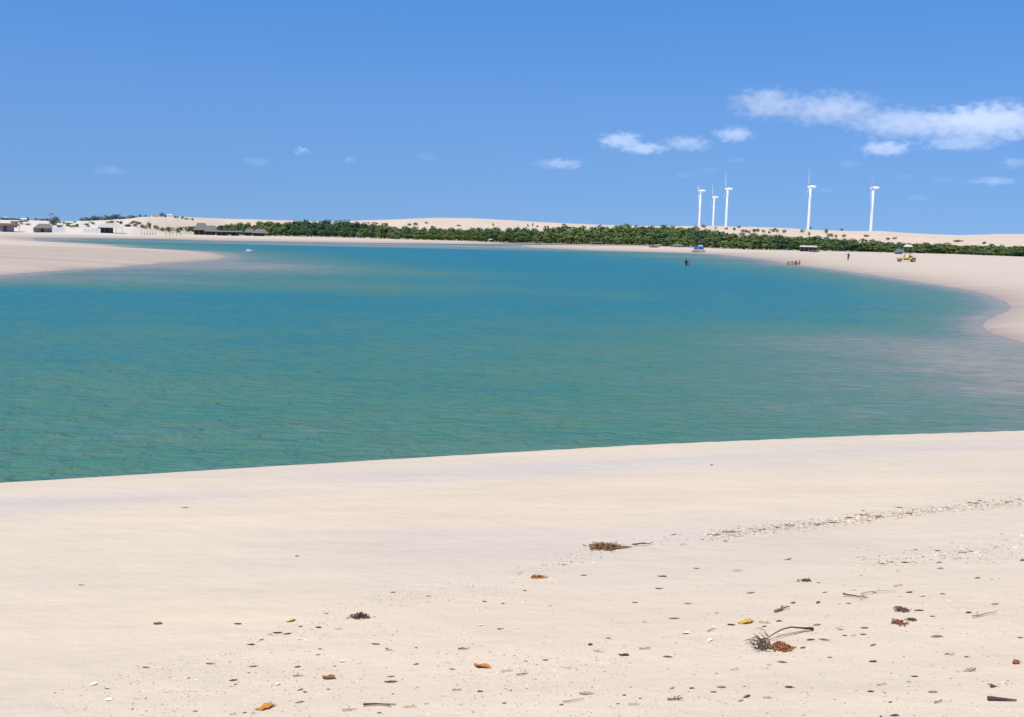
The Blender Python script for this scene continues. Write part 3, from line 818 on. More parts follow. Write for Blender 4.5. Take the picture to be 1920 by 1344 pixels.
for px, py, h_, w_, mt, lb in (
    (113, 427.5, 5, 13, 'leafdark', 'dark bush between the grey hut and the white mound'), (145, 427, 6, 7, 'dry', 'small brown bush between the two white mounds'),
    (250, 426, 5, 14, 'dry', 'low brown bush on the sand between the open shelter and the scrub hill'), (272, 430, 9, 14, 'dry', 'round brown scrub at the near end of the scrub hill'),
    (283, 431, 13, 14, 'dry', 'highest olive brown scrub on the scrub hill'), (295, 432, 10, 12, 'dry', 'olive brown scrub sloping down from the highest scrub'),
    (306, 435, 8, 16, 'dry', 'grey brown scrub at the foot of the scrub hill'), (320, 437, 11, 18, 'leaf', 'grey green bush beside the thin posts on the beach'),
    (334, 437, 11, 18, 'leafdark', 'dark green bush between the thin posts and the thatched huts'), (350, 437.5, 13, 20, 'leaf', 'bright green bush touching the first thatched hut'),
    (100, 424, 10, 12, 'bluegreen', 'grey bush rising behind the grey hut')):
    shrub(px, py, h_, w_, mt, lb, None, D=None)

vr = random.Random(77)
VZ = [(70, 'beside the two first huts'), (120, 'behind the closed grey hut'), (190, 'between the white mounds'), (262, 'behind the open shelter')]
for i in range(46):
    px = vr.uniform(2, 262); py = vr.uniform(417, 429)
    if hit_all(px, py) is None: continue
    zt_ = next(t for lim, t in VZ if px < lim); mt = vr.choice(['dry', 'dry', 'bluegreen', 'leaf'])
    wd_ = {'dry': 'low brown scrub tuft', 'bluegreen': 'low grey green scrub tuft', 'leaf': 'low green scrub tuft'}[mt]
    shrub(px, py, vr.uniform(2.5, 5), vr.uniform(6, 14), mt, wd_ + ' on the village dune, ' + zt_, wd_ + 's ' + zt_)
def place(o, px, pyb, rz=0.0, sc=1.0, dz=0.0):
    x, y, z = hit_all(px, pyb) or hit(px, pyb)
    o.location = (x, y, z + dz); o.rotation_euler = (0, 0, rz - math.atan2(x, y)); o.scale = (sc, sc, sc)
    return math.hypot(x, y)
def house(px, py, wpx, hpx, lb, roof='rooftile', D=780, wall='plaster'):
    root = empty('village_house'); w = wpx / F * D; h = hpx / F * D * .62; dd = w * .8
    MB().box((0, 0, h / 2 - .5), (w, dd, h + 1)).build('wall', M[wall], root)
    r_ = MB(); rh = hpx / F * D * .38
    a, b = w * .56, dd * .58
    r_.hexa([(-a, -b, h), (a, -b, h), (a, b, h), (-a, b, h), (-a * .7, -.1, h + rh), (a * .7, -.1, h + rh), (a * .7, .1, h + rh), (-a * .7, .1, h + rh)])
    r_.build('roof', M[roof], root)
    wn_ = MB().box((-w * .2, -dd / 2 - .03, h * .55), (w * .16, .08, h * .35)).build('window', M['darkwood_and_shade'], root)
    dr = MB().box((w * .2, -dd / 2 - .03, h * .4), (w * .15, .08, h * .78)).build('door', M['wood'], root)
    d = ray(px, py); hl = math.hypot(d.x, d.y); x, y = d.x / hl * D, d.y / hl * D
    root.location = (x, y, dune_z(x, y)); root.rotation_euler = (0, 0, -math.atan2(x, y) + rnd.uniform(-.2, .2))
    tag(root, lb, 'house')
house(10, 414, 8, 7, 'small white house showing on the skyline above the brown roofed hut', 'plaster', 800)
house(45, 416, 9, 4, 'low white house on the skyline between the brown and the grey hut', 'plaster', 760)
house(200, 414, 8, 4.5, 'small white house tucked among the skyline trees over the open shelter', 'plaster', 800)
house(238, 411, 8, 5, 'pale house on the skyline where the village trees end', 'rooftile', 800)
house(290, 410, 10, 5, 'long pale house on the crest above the scrub hill', 'rooftile', 830)
house(318, 411, 9, 4, 'flat white house on the crest above the green bushes', 'plaster', 830)
# palm on the skyline
def palm(px, pyb, hpx, D, lb):
    root = empty('palm_tree'); h = hpx / F * D
    MB().tube([(0, 0, -.5), (.15, 0, h * .4), (.35, 0, h * .8)], [.16, .13, .10], 6).build('trunk', M['bark'], root)
    c = MB()
    for k in range(13):
        an = k * 2.4; L = h * .42; el = rnd.uniform(.1, 1.0); pr = None
        for i in range(6):
            u = i / 5; rr = L * u; z = h * .8 + L * (math.sin(el) * u - .75 * u * u)
            p = Vector((.35 + rr * math.cos(an) * math.cos(el * .6), rr * math.sin(an) * math.cos(el * .6), z))
            if pr is not None:
                s_ = Vector((-math.sin(an), math.cos(an), -.35)) * (.32 * (1 - u * .6))
                s2_ = Vector((math.sin(an), -math.cos(an), -.35)) * (.32 * (1 - u * .6))
                c.quad([pr, p, p + s_, pr + s_]); c.quad([pr, pr + s2_, p + s2_, p])
            pr = p
    c.build('crown', M['bluegreen'], root)
    d = ray(px, pyb); hl = math.hypot(d.x, d.y); x, y = d.x / hl * D, d.y / hl * D
    root.location = (x, y, dune_z(x, y)); tag(root, lb, 'palm tree')
palm(95.5, 418, 15, 720, 'single palm standing above the skyline behind the grey hut')

# ------------------------------------------------------------------ beach huts and shelters on the far bank
def hut(px, pyb, wpx, hpx, lb, wallm, roofm, closed=0.5, over=1.12, flat=False, posts=3, front=True, door=True, name='beach_hut', eave=None):
    root = empty(name); x, y, z = hit_all(px, pyb) or hit(px, pyb); D = math.hypot(x, y)
    w = wpx / F * D; h = hpx / F * D; dd = min(w * .8, 6.0); hw = h * (.74 if flat else .52) if eave is None else h * eave
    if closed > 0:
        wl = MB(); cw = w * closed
        x0 = -w / 2; wl.box((x0 + cw / 2, dd * .1, hw / 2 - .15), (cw, dd * .7, hw + .3)); wl.build('wall', M[wallm], root)  # the dark boxes stand in for shade under open roofs
        if door: MB().box((x0 + cw * .42, dd * .1 - dd * .35 - .04, hw * .42), (min(cw * .2, 1.2), .08, hw * .84)).build('door', M['darkwood_and_shade'], root)
    for i in range(posts):
        xx = -w / 2 + .1 + (w - .2) * (i / max(posts - 1, 1))
        MB().tube([(xx, -dd / 2, -.3), (xx, -dd / 2, hw)], .09, 6).build('post', M['wood'], root)
    r_ = MB(); a, b = w / 2 * over, dd / 2 * over + .2
    if flat:
        r_.hexa([(-a, -b, hw), (a, -b, hw), (a, b, hw + .1), (-a, b, hw + .1), (-a * .92, -b * .7, h), (a * .8, -b * .7, h), (a * .8, b * .7, h), (-a * .92, b * .7, h)])
    else:
        r_.hexa([(-a, -b, hw - .15), (a, -b, hw - .15), (a, b, hw - .15), (-a, b, hw - .15), (-a * .45, -.15, h), (a * .45, -.15, h), (a * .45, .15, h), (-a * .45, .15, h)])
    r_.build('roof', M[roofm], root)
    root.location = (x, y, z); root.rotation_euler = (0, 0, -math.atan2(x, y)); tag(root, lb, 'hut')
    return root
hut(18, 435.5, 31, 14, 'brown flat roofed beach hut with mauve wall, first along the far bank', 'mauve', 'thatchbrown', .72, 1.1, True, 4)
hut(83, 436.5, 33, 14.5, 'closed grey beach hut with a dark doorway beside a white wall', 'greywall', 'thatch', 1.0, 1.03, False, 0, name='beach_hut')
hut(207, 438, 38, 17, 'open shelter with pale spreading roof and black shade under it', 'darkwood_and_shade', 'greytarp', .62, 1.15, False, 5, door=False, name='beach_shelter', eave=.58)
hut(378, 441, 26, 21, 'tall grey thatched hut with dark open front next to the green bush', 'darkwood_and_shade', 'thatch', .9, 1.1, False, 4, name='thatched_hut', eave=.42)
hut(396, 441.5, 22, 17, 'smaller grey thatched hut half behind the tall thatched one', 'darkwood_and_shade', 'thatch', .8, 1.1, False, 3, name='thatched_hut', eave=.4)
hut(420, 442.5, 26, 9, 'low long grey shack between the thatched huts and the double hut', 'darkwood_and_shade', 'thatch', .8, 1.1, True, 4, name='beach_shack')
hut(444, 443, 20, 9, 'low grey green shack roof touching the double hut', 'darkwood_and_shade', 'thatch', .7, 1.1, True, 3, name='beach_shack')
hut(468, 443, 17, 13, 'pale peaked end of the double grey thatched hut', 'darkwood_and_shade', 'thatch', .7, 1.15, False, 3, name='thatched_hut', eave=.5)
hut(488, 443.5, 26, 13, 'wide end of the double grey thatched hut by the mangroves', 'darkwood_and_shade', 'thatch', .8, 1.12, False, 4, name='thatched_hut', eave=.45)
hut(1270, 465.5, 22, 7, 'small shelter with grey thatched roof near the blue cabin boat', 'darkwood_and_shade', 'thatch', 0, 1.15, False, 4, name='beach_shelter', eave=.66)
hut(1516, 472.3, 30, 10.5, 'pale roofed open shelter at the foot of the mangroves', 'darkwood_and_shade', 'greytarp', .85, 1.06, True, 5, door=False, name='beach_shelter', eave=.76)
hut(915, 454.2, 17, 6.5, 'pale low awning set among the mangroves by the water', 'darkwood_and_shade', 'greytarp', 0, 1.1, False, 3, name='awning_shelter', eave=.68)
hut(1702, 475.8, 15, 15, 'faded pink awning on posts behind the yellow buggy', 'darkwood_and_shade', 'pinktarp', 0, 1.1, False, 3, name='awning_shelter', eave=.78)
# white wall beside the grey hut
def slab(name, px, pyb, wpx, hpx, mat, lb, cat, depth=.25):
    x, y, z = hit_all(px, pyb); D = math.hypot(x, y); w = wpx / F * D; h = hpx / F * D
    root = empty(name); n = max(3, int(w / 1.6))
    for i in range(n):
        MB().box((-w / 2 + (i + .5) * w / n, 0, h / 2 - .1), (w / n - .06, depth * .5, h + .1)).build('panel', M[mat], root)
    for i in range(n + 1):
        MB().box((-w / 2 + i * w / n, 0.0, h / 2), (.14, depth, h + .25)).build('post', M[mat], root)
    root.location = (x, y, z); root.rotation_euler = (0, 0, -math.atan2(x, y)); tag(root, lb, cat)
slab('garden_wall', 110, 437, 20, 9, 'plaster', 'white panelled wall joined to the closed grey hut', 'wall')
slab('garden_wall', 173, 438, 26, 8, 'plaster', 'white panelled wall running up to the open shelter with black shade', 'wall')
# post fences by the water
def posts(px0, px1, pyb, hpx, n, lb, rail=True):
    root = empty('post_fence'); pts = []
    for i in range(n):
        px = px0 + (px1 - px0) * i / (n - 1); pts.append(hit_all(px, pyb) or hit(px, pyb))
    x0, y0, z0 = pts[0]; D = math.hypot(x0, y0); h = hpx / F * D
    for (x, y, z) in pts:
        MB().tube([(x - x0, y - y0, z - z0 - .3), (x - x0 + rnd.uniform(-.08, .08), y - y0, z - z0 + h * rnd.uniform(.85, 1.1))], .085, 6).build('post', M['wood'], root)
    if rail:
        MB().tube([(x - x0, y - y0 - .1, z - z0 + h * .3) for x, y, z in pts], .06, 5).build('rail', M['wood'], root)
    root.location = pts[0]; tag(root, lb, 'fence')
posts(266, 292, 442, 7.5, 6, 'thin grey post fence with a low rail under the scrub hill')
posts(311, 338, 444, 8, 5, 'short line of thin wooden posts standing in the sand under the green bushes', rail=False)
posts(1476, 1488, 498, 7, 5, 'row of short wooden stakes at the wet edge of the beach', rail=False)

# ------------------------------------------------------------------ boats
def lerp(a, b, t): return a + (b - a) * t
def hull(mb, L, W, Hh, n=12, rise=.25, flat=.75):
    """open boat hull along x, keel at z=0"""
    b = len(mb.v); m = 7
    for i in range(n + 1):
        u = i / n; wd = W / 2 * (math.sin(math.pi * min(1, .16 + .84 * (1 - u) ** .75)) ** .6 if u > .25 else 1.0) ; wd = max(wd, .03)
        if u < .25: wd = W / 2 * (.8 + .2 * u / .25)
        zt = Hh * (1 + rise * (u - .3) ** 2 * 2)
        for k in range(m):
            v = -1 + 2 * k / (m - 1)
            mb.v.append((-L / 2 + L * u, wd * v * (1 - .0), zt * abs(v) ** 2.2 + Hh * .55 * max(0, u - .8) * 5 * (1 - abs(v))))
    for i in range(n):
        for k in range(m - 1):
            a = b + i * m + k; mb.f.append((a, a + 1, a + m + 1, a + m)); mb.mi.append(0)
    mb.f.append(tuple(b + k for k in range(m))); mb.mi.append(0)
    # thwart deck
    for i in range(n):
        a = b + i * m; mb.f.append((a, a + m, a + m + m - 1, a + m - 1)); mb.mi.append(0)
def cabin_boat():
    root = empty('cabin_boat')
    h = MB(); hull(h, 4.8, 2.0, .75); h.build('hull', M['hullwhite'], root)
    MB().box((0, -.02, .10), (4.1, 1.0, .2)).build('keel', M['black'], root)
    c = MB().box((.0, 0, 1.45), (3.7, 1.7, 1.35), top=.82).build('cabin', M['blue'], root)
    MB().box((.55, 0, 2.28), (1.7, 1.45, .34), top=.8).build('roof_box', M['lightblue'], root)
    for xx, w_ in ((-.95, .7), (.75, 1.15)):
        MB().box((xx, -.84, 1.42), (w_, .12, .42)).build('window', M['glass'], root)
    MB().box((-.1, -.875, 1.0), (3.4, .06, .2)).build('stripe', M['lightblue'], root)
    for s_ in (-1.1, 1.2):
        MB().tube([(s_, .3, 2.1), (s_, .3, 3.6)], .035, 6).build('mast', M['steel'], root)
    place(root, 1310, 473.6, 0, 0.98); tag(root, 'blue and white cabin boat pulled up on the far sand', 'boat')
cabin_boat()
def skiff(px, py, L, lb, mat, rz=0, onwater=True, bench=True):
    root = empty('small_boat')
    h = MB(); hull(h, L, L * .30, L * .2); h.build('hull', M[mat], root)
    MB().box((-L * .1, 0, L * .27), (L * .4, L * .22, L * .16), top=.8).build('cuddy', M[mat], root)
    MB().tube([(-L * .42, -L * .12, L * .105), (0, -L * .142, L * .10), (L * .3, -L * .11, L * .11), (L * .48, 0, L * .15), (L * .3, L * .11, L * .11), (0, L * .142, L * .10), (-L * .42, L * .12, L * .105)], .04, 5).build('rail', M['hullwhite'], root)
    if bench: MB().box((0, 0, L * .11), (.3, L * .24, .05)).build('seat', M['wood'], root)
    x, y = at_z(px, py, 0.0); root.location = (x, y, -.06); root.rotation_euler = (0, 0, rz - math.atan2(x, y)); tag(root, lb, 'boat')
skiff(468, 473.8, 1.9, 'tiny white boat floating off the point of the sandbar', 'hullwhite', .2)
def raft():
    root = empty('moored_raft')
    for s_ in (-1.2, 1.2):
        MB().tube([(-3.4, s_, .05), (3.2, s_, .05), (3.7, s_, .3)], [.3, .3, .12], 8).build('float', M['steel'], root)
    MB().box((0, 0, .48), (6.6, 3.0, .12)).build('deck', M['wood'], root)
    MB().box((0, 0, 2.15), (6.4, 2.9, .16)).build('canopy', M['greytarp'], root)
    for sx in (-3, 0, 3):
        for sy in (-1.3, 1.3): MB().tube([(sx, sy, .54), (sx, sy, 2.07)], .05, 6).build('post', M['steel'], root)
    x, y = at_z(1117, 463.0, 0); root.location = (x, y, 0.0); root.rotation_euler = (0, 0, -math.atan2(x, y))
    tag(root, 'grey canopied raft moored against the mangroves in the far creek', 'raft')
raft()

# ------------------------------------------------------------------ yellow beach buggy
def wheel(root, x, y, r, w):
    o = MB()
    n = 18
    for k in range(n):
        a, b = 2 * math.pi * k / n, 2 * math.pi * (k + 1) / n
        prof = [(r * .55, -w / 2), (r * .93, -w / 2), (r, -w * .3), (r, w * .3), (r * .93, w / 2), (r * .55, w / 2)]
        for i in range(5):
            (r0, y0), (r1, y1) = prof[i], prof[i + 1]
            o.quad([(r0 * math.cos(a), y0, r0 * math.sin(a)), (r0 * math.cos(b), y0, r0 * math.sin(b)), (r1 * math.cos(b), y1, r1 * math.sin(b)), (r1 * math.cos(a), y1, r1 * math.sin(a))])
    wl = o.build('wheel', M['black'], root, smooth=False); wl.location = (x, y, r)
    rm = MB()
    rm.tube([(0, -w * .42, 0), (0, w * .42, 0)], r * .56, 14); rr = rm.build('rim', M['steel'], wl)
def buggy():
    root = empty('beach_buggy')
    # nose points to -x
    b = MB()
    sec = [(-1.75, .42, .48, .62), (-1.45, .62, .42, .80), (-.9, .70, .40, .92), (-.35, .74, .38, .95), (.3, .76, .36, .80), (.9, .78, .38, .86), (1.25, .74, .45, 1.02), (1.55, .55, .62, .98)]
    n0 = len(b.v)
    for (x, hw, zb, zt) in sec:
        b.v += [(x, -hw, zb), (x, -hw, zt - .12), (x, -hw * .7, zt), (x, hw * .7, zt), (x, hw, zt - .12), (x, hw, zb)]
    for i in range(len(sec) - 1):
        for k in range(6):
            a = n0 + i * 6 + k; c = n0 + i * 6 + (k + 1) % 6
            b.f.append((a, a + 6, c + 6, c)); b.mi.append(0)
    b.f.append(tuple(range(n0, n0 + 6))); b.f.append(tuple(range(len(b.v) - 1, len(b.v) - 7, -1))); b.mi += [0, 0]
    b.build('body', M['yellow'], root)
    for sx, r, w in ((-1.35, .34, .2), (1.32, .43, .32)):
        for sy in (-.82, .82):
            wheel(root, sx, sy, r, w)
            f = MB(); pts = [(sx + (r + .12) * math.cos(t), sy, r + (r + .12) * math.sin(t)) for t in np.linspace(R(15), R(165), 9)]
            f.tube(pts, .12, 6, flat=1.4); f.build('fender', M['yellow'], root)
    cage = MB()
    for sy in (-.62, .62):
        cage.tube([(-.55, sy, .9), (-.2, sy * .95, 1.72), (.75, sy * .95, 1.78), (1.25, sy, 1.0)], .035, 6)
        cage.tube([(.75, sy * .95, 1.76), (.7, sy, .8)], .035, 6)
    for p in ((-.2, 1.72), (.75, 1.78)): cage.tube([(p[0], -.6, p[1]), (p[0], .6, p[1])], .035, 6)
    cage.build('roll_cage', M['yellow'], root)
    MB().box((.28, 0, 1.86), (1.25, 1.3, .07)).build('canopy', M['greytarp'], root)
    MB().hexa([(-.60, -.6, .93), (-.56, -.6, .93), (-.56, .6, .93), (-.60, .6, .93), (-.33, -.55, 1.45), (-.29, -.55, 1.45), (-.29, .55, 1.45), (-.33, .55, 1.45)]).build('windshield', M['glass'], root)
    for sy in (-.33, .33):
        s_ = MB(); s_.box((.35, sy, .82), (.5, .48, .14)); s_.hexa([(.55, sy - .24, .85), (.68, sy - .24, .85), (.68, sy + .24, .85), (.55, sy + .24, .85), (.68, sy - .2, 1.42), (.78, sy - .2, 1.42), (.78, sy + .2, 1.42), (.68, sy + .2, 1.42)])
        s_.build('seat', M['brownseat'], root)
    s_ = MB().box((1.0, 0, 1.12), (.42, 1.0, .2)); s_.build('rear_seat', M['brownseat'], root)
    MB().box((1.45, 0, .66), (.5, .6, .4)).build('engine', M['black'], root)
    for sy in (-.45, .45):
        MB().ell((-1.68, sy, .78), (.11, .12, .12), 10, 6).build('headlight', M['steel'], root)
    MB().tube([(-1.95, -.55, .5), (-1.95, .55, .5)], .045, 6).build('bumper', M['steel'], root)
    for sy in (-.775, .775): MB().box((-.1, sy, .56), (1.1, .03, .26)).build('side_panel', M['darkwood_and_shade'], root)
    place(root, 1699, 491.6, R(10), 1.0); tag(root, 'yellow beach buggy with black wheels parked on the far beach', 'beach buggy')
buggy()
# blue tarp shelter by the buggy
def tarp():
    root = empty('beach_tent')
    t = MB()
    t.hexa([(-1.9, -1.2, .5), (1.7, -1.2, .8), (1.7, 1.2, .8), (-1.9, 1.2, .5), (-.9, -.3, 1.7), (1.2, -.3, 1.6), (1.2, .3, 1.6), (-.9, .3, 1.7)])
    t.build('canopy', M['tealtarp'], root)
    for sx in (-1.7, 1.5):
        for sy in (-1.05, 1.05): MB().tube([(sx, sy, -.1), (sx, sy, .75)], .04, 6).build('pole', M['steel'], root)
    MB().box((-.2, 0, .2), (2.4, 1.3, .4)).build('groundsheet', M['tealtarp'], root)
    place(root, 1686, 477.2, 0, 1.05); tag(root, 'dark blue green tarp tent between the mangroves and the yellow buggy', 'beach tent')
tarp()
# dark upturned canoe under the pale shelter, log and sign
def canoe(px, py, L, lb, mat):
    root = empty('canoe'); h = MB()
    h.tube([(-L / 2, 0, .35), (-L * .35, 0, .28), (0, 0, .25), (L * .35, 0, .28), (L / 2, 0, .38)], [.03, .28, .38, .28, .03], 10, flat=.8)
    h.build('hull', M[mat], root, smooth=True)
    MB().tube([(-L * .4, -.02, .54), (0, -.02, .575), (L * .4, -.02, .56)], .03, 5).build('keel', M['wood'], root)
    place(root, px, py, R(4)); tag(root, lb, 'canoe')
canoe(1526, 473.6, 4.2, 'dark purple upturned canoe lying under the pale roofed shelter', 'net')
canoe(1226, 465.0, 4.6, 'dark wooden canoe lying on the thin sand strip of the far creek', 'darkwood_and_shade')
def signboard():
    root = empty('signboard'); MB().box((0, 0, 1.5), (1.0, .06, 1.1)).build('board', M['greytarp'], root)
    for s_ in (-.35, .35): MB().tube([(s_, .05, -.2), (s_, .05, 1.9)], .04, 6).build('post', M['wood'], root)
    place(root, 1847, 478.5); tag(root, 'small pale board standing in front of the mangroves near the picture edge', 'signboard')
signboard()

# ------------------------------------------------------------------ people
def skin_person(joints, edges, radii, mat, clothes, root_i=0):
    """one skinned body from a joint skeleton; clothes: list of (name, face test, material)"""
    me = bpy.data.meshes.new('body'); me.from_pydata(joints, edges, []); me.update()
    o = bpy.data.objects.new('person', me); link(o)
    md = o.modifiers.new('skin', 'SKIN'); md.use_smooth_shade = True
    sv = me.skin_vertices[0].data
    for i, r_ in enumerate(radii):
        sv[i].radius = (r_, r_) if not isinstance(r_, tuple) else r_
        sv[i].use_root = (i == root_i)
    o.modifiers.new('sub', 'SUBSURF').levels = 2; o.modifiers['sub'].render_levels = 2
    dg = bpy.context.evaluated_depsgraph_get()
    m2 = bpy.data.meshes.new_from_object(o.evaluated_get(dg))
    o.modifiers.clear(); o.data = m2; m2.materials.clear(); m2.materials.append(M[mat])
    for p_ in m2.polygons: p_.use_smooth = True
    # garments: shells a little outside the body
    for nm, test, cm in clothes:
        v = []; f = []; mp = {}
        for p_ in m2.polygons:
            if test(p_.center):
                idx = []
                for vi in p_.vertices:
                    if vi not in mp:
                        q = m2.vertices[vi]; mp[vi] = len(v); v.append(tuple(q.co + q.normal * .014))
                    idx.append(mp[vi])
                f.append(idx)
        if f:
            g_ = bpy.data.meshes.new(nm); g_.from_pydata(v, [], f); g_.materials.append(M[cm]); g_.update()
            for p_ in g_.polygons: p_.use_smooth = True
            go = bpy.data.objects.new(nm, g_); link(go); set_parent(go, o)
    return o
def add_head_bits(o, c, r_):
    hb = MB(); hb.ell((c[0], c[1] + .015, c[2] + .02), (r_ * 1.0, r_ * 1.08, r_ * 1.1), 12, 8)
    m_ = hb.build('hair', M['hair'], o, smooth=True)
    me = m_.data
    import bmesh
    bm = bmesh.new(); bm.from_mesh(me)
    bmesh.ops.delete(bm, geom=[v for v in bm.verts if v.co.z < c[2] - .03 and v.co.y < c[1] + .02], context='VERTS')
    bm.to_mesh(me); bm.free()
def fingers(J, E, Rr, wrist, hand, side, dirv):
    base = hand
    for k in range(4):
        off = Vector(((k - 1.5) * .018, 0, 0))
        a = len(J); J.append(tuple(Vector(J[base]) + off + Vector(dirv) * .03)); Rr.append(.010); E.append((base, a))
        J.append(tuple(Vector(J[a]) + Vector(dirv) * (.055 + .008 * (1.5 - abs(k - 1.5))))); Rr.append(.008); E.append((a, a + 1))
    a = len(J); J.append(tuple(Vector(J[wrist]) + Vector((side * -.035, -.02, 0)) + Vector(dirv) * .04)); Rr.append(.010); E.append((wrist, a))
def standing(larm, rarm, stride=.12, kneel=0.0):
    J = [(0, 0, .95), (0, 0, 1.12), (0, .01, 1.34), (0, .0, 1.46), (0, -.01, 1.53), (0, -.02, 1.63), (0, -.02, 1.71)]
    E = [(0, 1), (1, 2), (2, 3), (3, 4), (4, 5), (5, 6)]; Rr = [(.15, .11), (.125, .10), (.155, .115), .075, .055, (.080, .095), .070]
    for s_, arm in ((-1, larm), (1, rarm)):
        sh = len(J); J.append((s_ * .175, 0, 1.42)); Rr.append(.062); E.append((3, sh))
        J.append(arm[0]); Rr.append(.043); E.append((sh, sh + 1))
        J.append(arm[1]); Rr.append(.028); E.append((sh + 1, sh + 2))
        dv = (Vector(arm[1]) - Vector(arm[0])).normalized()
        J.append(tuple(Vector(arm[1]) + dv * .07)); Rr.append((.036, .018)); E.append((sh + 2, sh + 3))
        fingers(J, E, Rr, sh + 2, sh + 3, s_, dv)
        hp = len(J); f_ = stride * s_
        J.append((s_ * .09, 0, .86)); Rr.append(.088); E.append((0, hp))
        J.append((s_ * .10, -.02 + f_ * .5, .48)); Rr.append(.056); E.append((hp, hp + 1))
        J.append((s_ * .10, .02 + f_, .08)); Rr.append(.038); E.append((hp + 1, hp + 2))
        J.append((s_ * .11, -.14 + f_, .035)); Rr.append(.032); E.append((hp + 2, hp + 3))
    return J, E, Rr
def person_std(px, pyb, lb, pose, rz=0, clothes=None, dz=0, mat='skin', g=None, onz=None):
    J, E, Rr = pose
    o = skin_person(J, E, Rr, mat, clothes or [])
    hd = J[5]; add_head_bits(o, hd, .098)
    if onz is None: place(o, px, pyb, rz)
    else:
        x, y = at_z(px, pyb, 0); o.location = (x, y, onz); o.rotation_euler = (0, 0, rz - math.atan2(x, y))
    tag(o, lb, 'person', g)
    return o
shirt = lambda c: 1.0 < c.z < 1.47 and abs(c.x) < .42
shorts_ = lambda c: .42 < c.z <= 1.02 and abs(c.x) < .26
suit = lambda c: .12 < c.z <= 1.47 and abs(c.x) < .33
person_std(1590, 489.6, 'person in dark clothes standing on the far beach with one arm held out',
           standing([(-.44, -.02, 1.40), (-.70, -.04, 1.42)], [(.27, .03, 1.14), (.25, -.10, .90)], .10), 0.0, [('clothing', suit, 'darkcloth')])
person_std(1286.5, 497.5, 'dark haired bather waist deep in the water below the cabin boat',
           standing([(-.27, .0, 1.14), (-.25, -.14, .92)], [(.27, .0, 1.14), (.24, -.14, .94)], .05), 0.4, [('shirt', shirt, 'darkcloth'), ('shorts', shorts_, 'darkcloth')], onz=-.70)
person_std(1292, 497.5, 'lighter bather standing in the water beside the dark haired bather',
           standing([(-.27, .0, 1.14), (-.25, -.14, .92)], [(.27, .0, 1.14), (.30, -.12, .92)], .05), -.6, [('shorts', shorts_, 'blue')], onz=-.80)
def sitting():
    J = [(0, 0, .14), (0, .05, .32), (0, .02, .52), (0, -.01, .63), (0, -.03, .70), (0, -.05, .79), (0, -.05, .87)]
    E = [(0, 1), (1, 2), (2, 3), (3, 4), (4, 5), (5, 6)]; Rr = [(.16, .13), (.13, .11), (.155, .115), .075, .055, (.080, .095), .070]
    for s_ in (-1, 1):
        sh = len(J); J.append((s_ * .175, 0, .60)); Rr.append(.060); E.append((3, sh))
        J.append((s_ * .22, -.16, .38)); Rr.append(.042); E.append((sh, sh + 1))
        J.append((s_ * .10, -.38, .42)); Rr.append(.028); E.append((sh + 1, sh + 2))
        dv = Vector((-s_ * .5, -.8, 0)).normalized()
        J.append(tuple(Vector(J[sh + 2]) + dv * .07)); Rr.append((.036, .018)); E.append((sh + 2, sh + 3))
        fingers(J, E, Rr, sh + 2, sh + 3, s_, dv)
        hp = len(J)
        J.append((s_ * .10, -.08, .13)); Rr.append(.092); E.append((0, hp))
        J.append((s_ * .15, -.42, .42)); Rr.append(.058); E.append((hp, hp + 1))
        J.append((s_ * .14, -.58, .08)); Rr.append(.038); E.append((hp + 1, hp + 2))
        J.append((s_ * .14, -.72, .035)); Rr.append(.032); E.append((hp + 2, hp + 3))
    return J, E, Rr
person_std(1492, 498.0, 'dark person sitting at the wet edge of the far beach beside wooden stakes', sitting(), .2,
           [('shirt', lambda c: .22 < c.z < .66 and c.y > -.15, 'darkcloth'), ('shorts', lambda c: c.z <= .34 and c.y > -.32, 'redcloth')])
person_std(1499, 497.4, 'bare backed person sitting next to the dark sitting person', sitting(), -.5,
           [('shorts', lambda c: c.z <= .34 and c.y > -.32, 'mauve')])

# ------------------------------------------------------------------ beach litter: leaves, twigs, weed
def dmat(name, col, var=.35, sc=90):
    return simple(name, col, .85, var=var, scale=sc, bump=.2, spec=.2, objvar=.15)
COL = {'dark': dmat('dead_black_weed', (0.115, 0.082, 0.058)), 'brown': dmat('brown_dead_leaf', (0.27, 0.130, 0.052)), 'rust': dmat('rust_red_weed', (0.24, 0.085, 0.045)),
       'orange': dmat('orange_leaf', (0.58, 0.235, 0.045)), 'yellow': dmat('yellow_leaf', (0.55, 0.35, 0.05)), 'tan': dmat('bleached_tan_leaf', (0.42, 0.31, 0.20)),
       'grey': dmat('grey_driftwood', (0.30, 0.235, 0.18)), 'pale': dmat('pale_shell', (0.80, 0.71, 0.58), .08), 'maroon': dmat('maroon_stick', (0.11, 0.04, 0.035))}
CW = {'dark': 'black', 'brown': 'brown', 'rust': 'rust red', 'orange': 'orange', 'yellow': 'yellow', 'tan': 'tan', 'grey': 'grey', 'pale': 'whitish', 'maroon': 'maroon'}
def near_hit(px, py):
    z = 2.0
    for _ in range(14):
        x, y = at_z(px, py, z); z = gz(x, y)
    return x, y, z
def near_hits(PX, PY):
    px = np.asarray(PX, float); py = np.asarray(PY, float)
    Mx = np.array(CM); dc = np.stack([(px - 960) / F, (672 - py) / F, -np.ones_like(px)], 0)
    d = Mx @ dc; z = np.full(px.shape, 2.0)
    for _ in range(14):
        t = (z - H) / d[2]; x, y = d[0] * t, d[1] * t; z = ground(x, y)
    return x, y, z
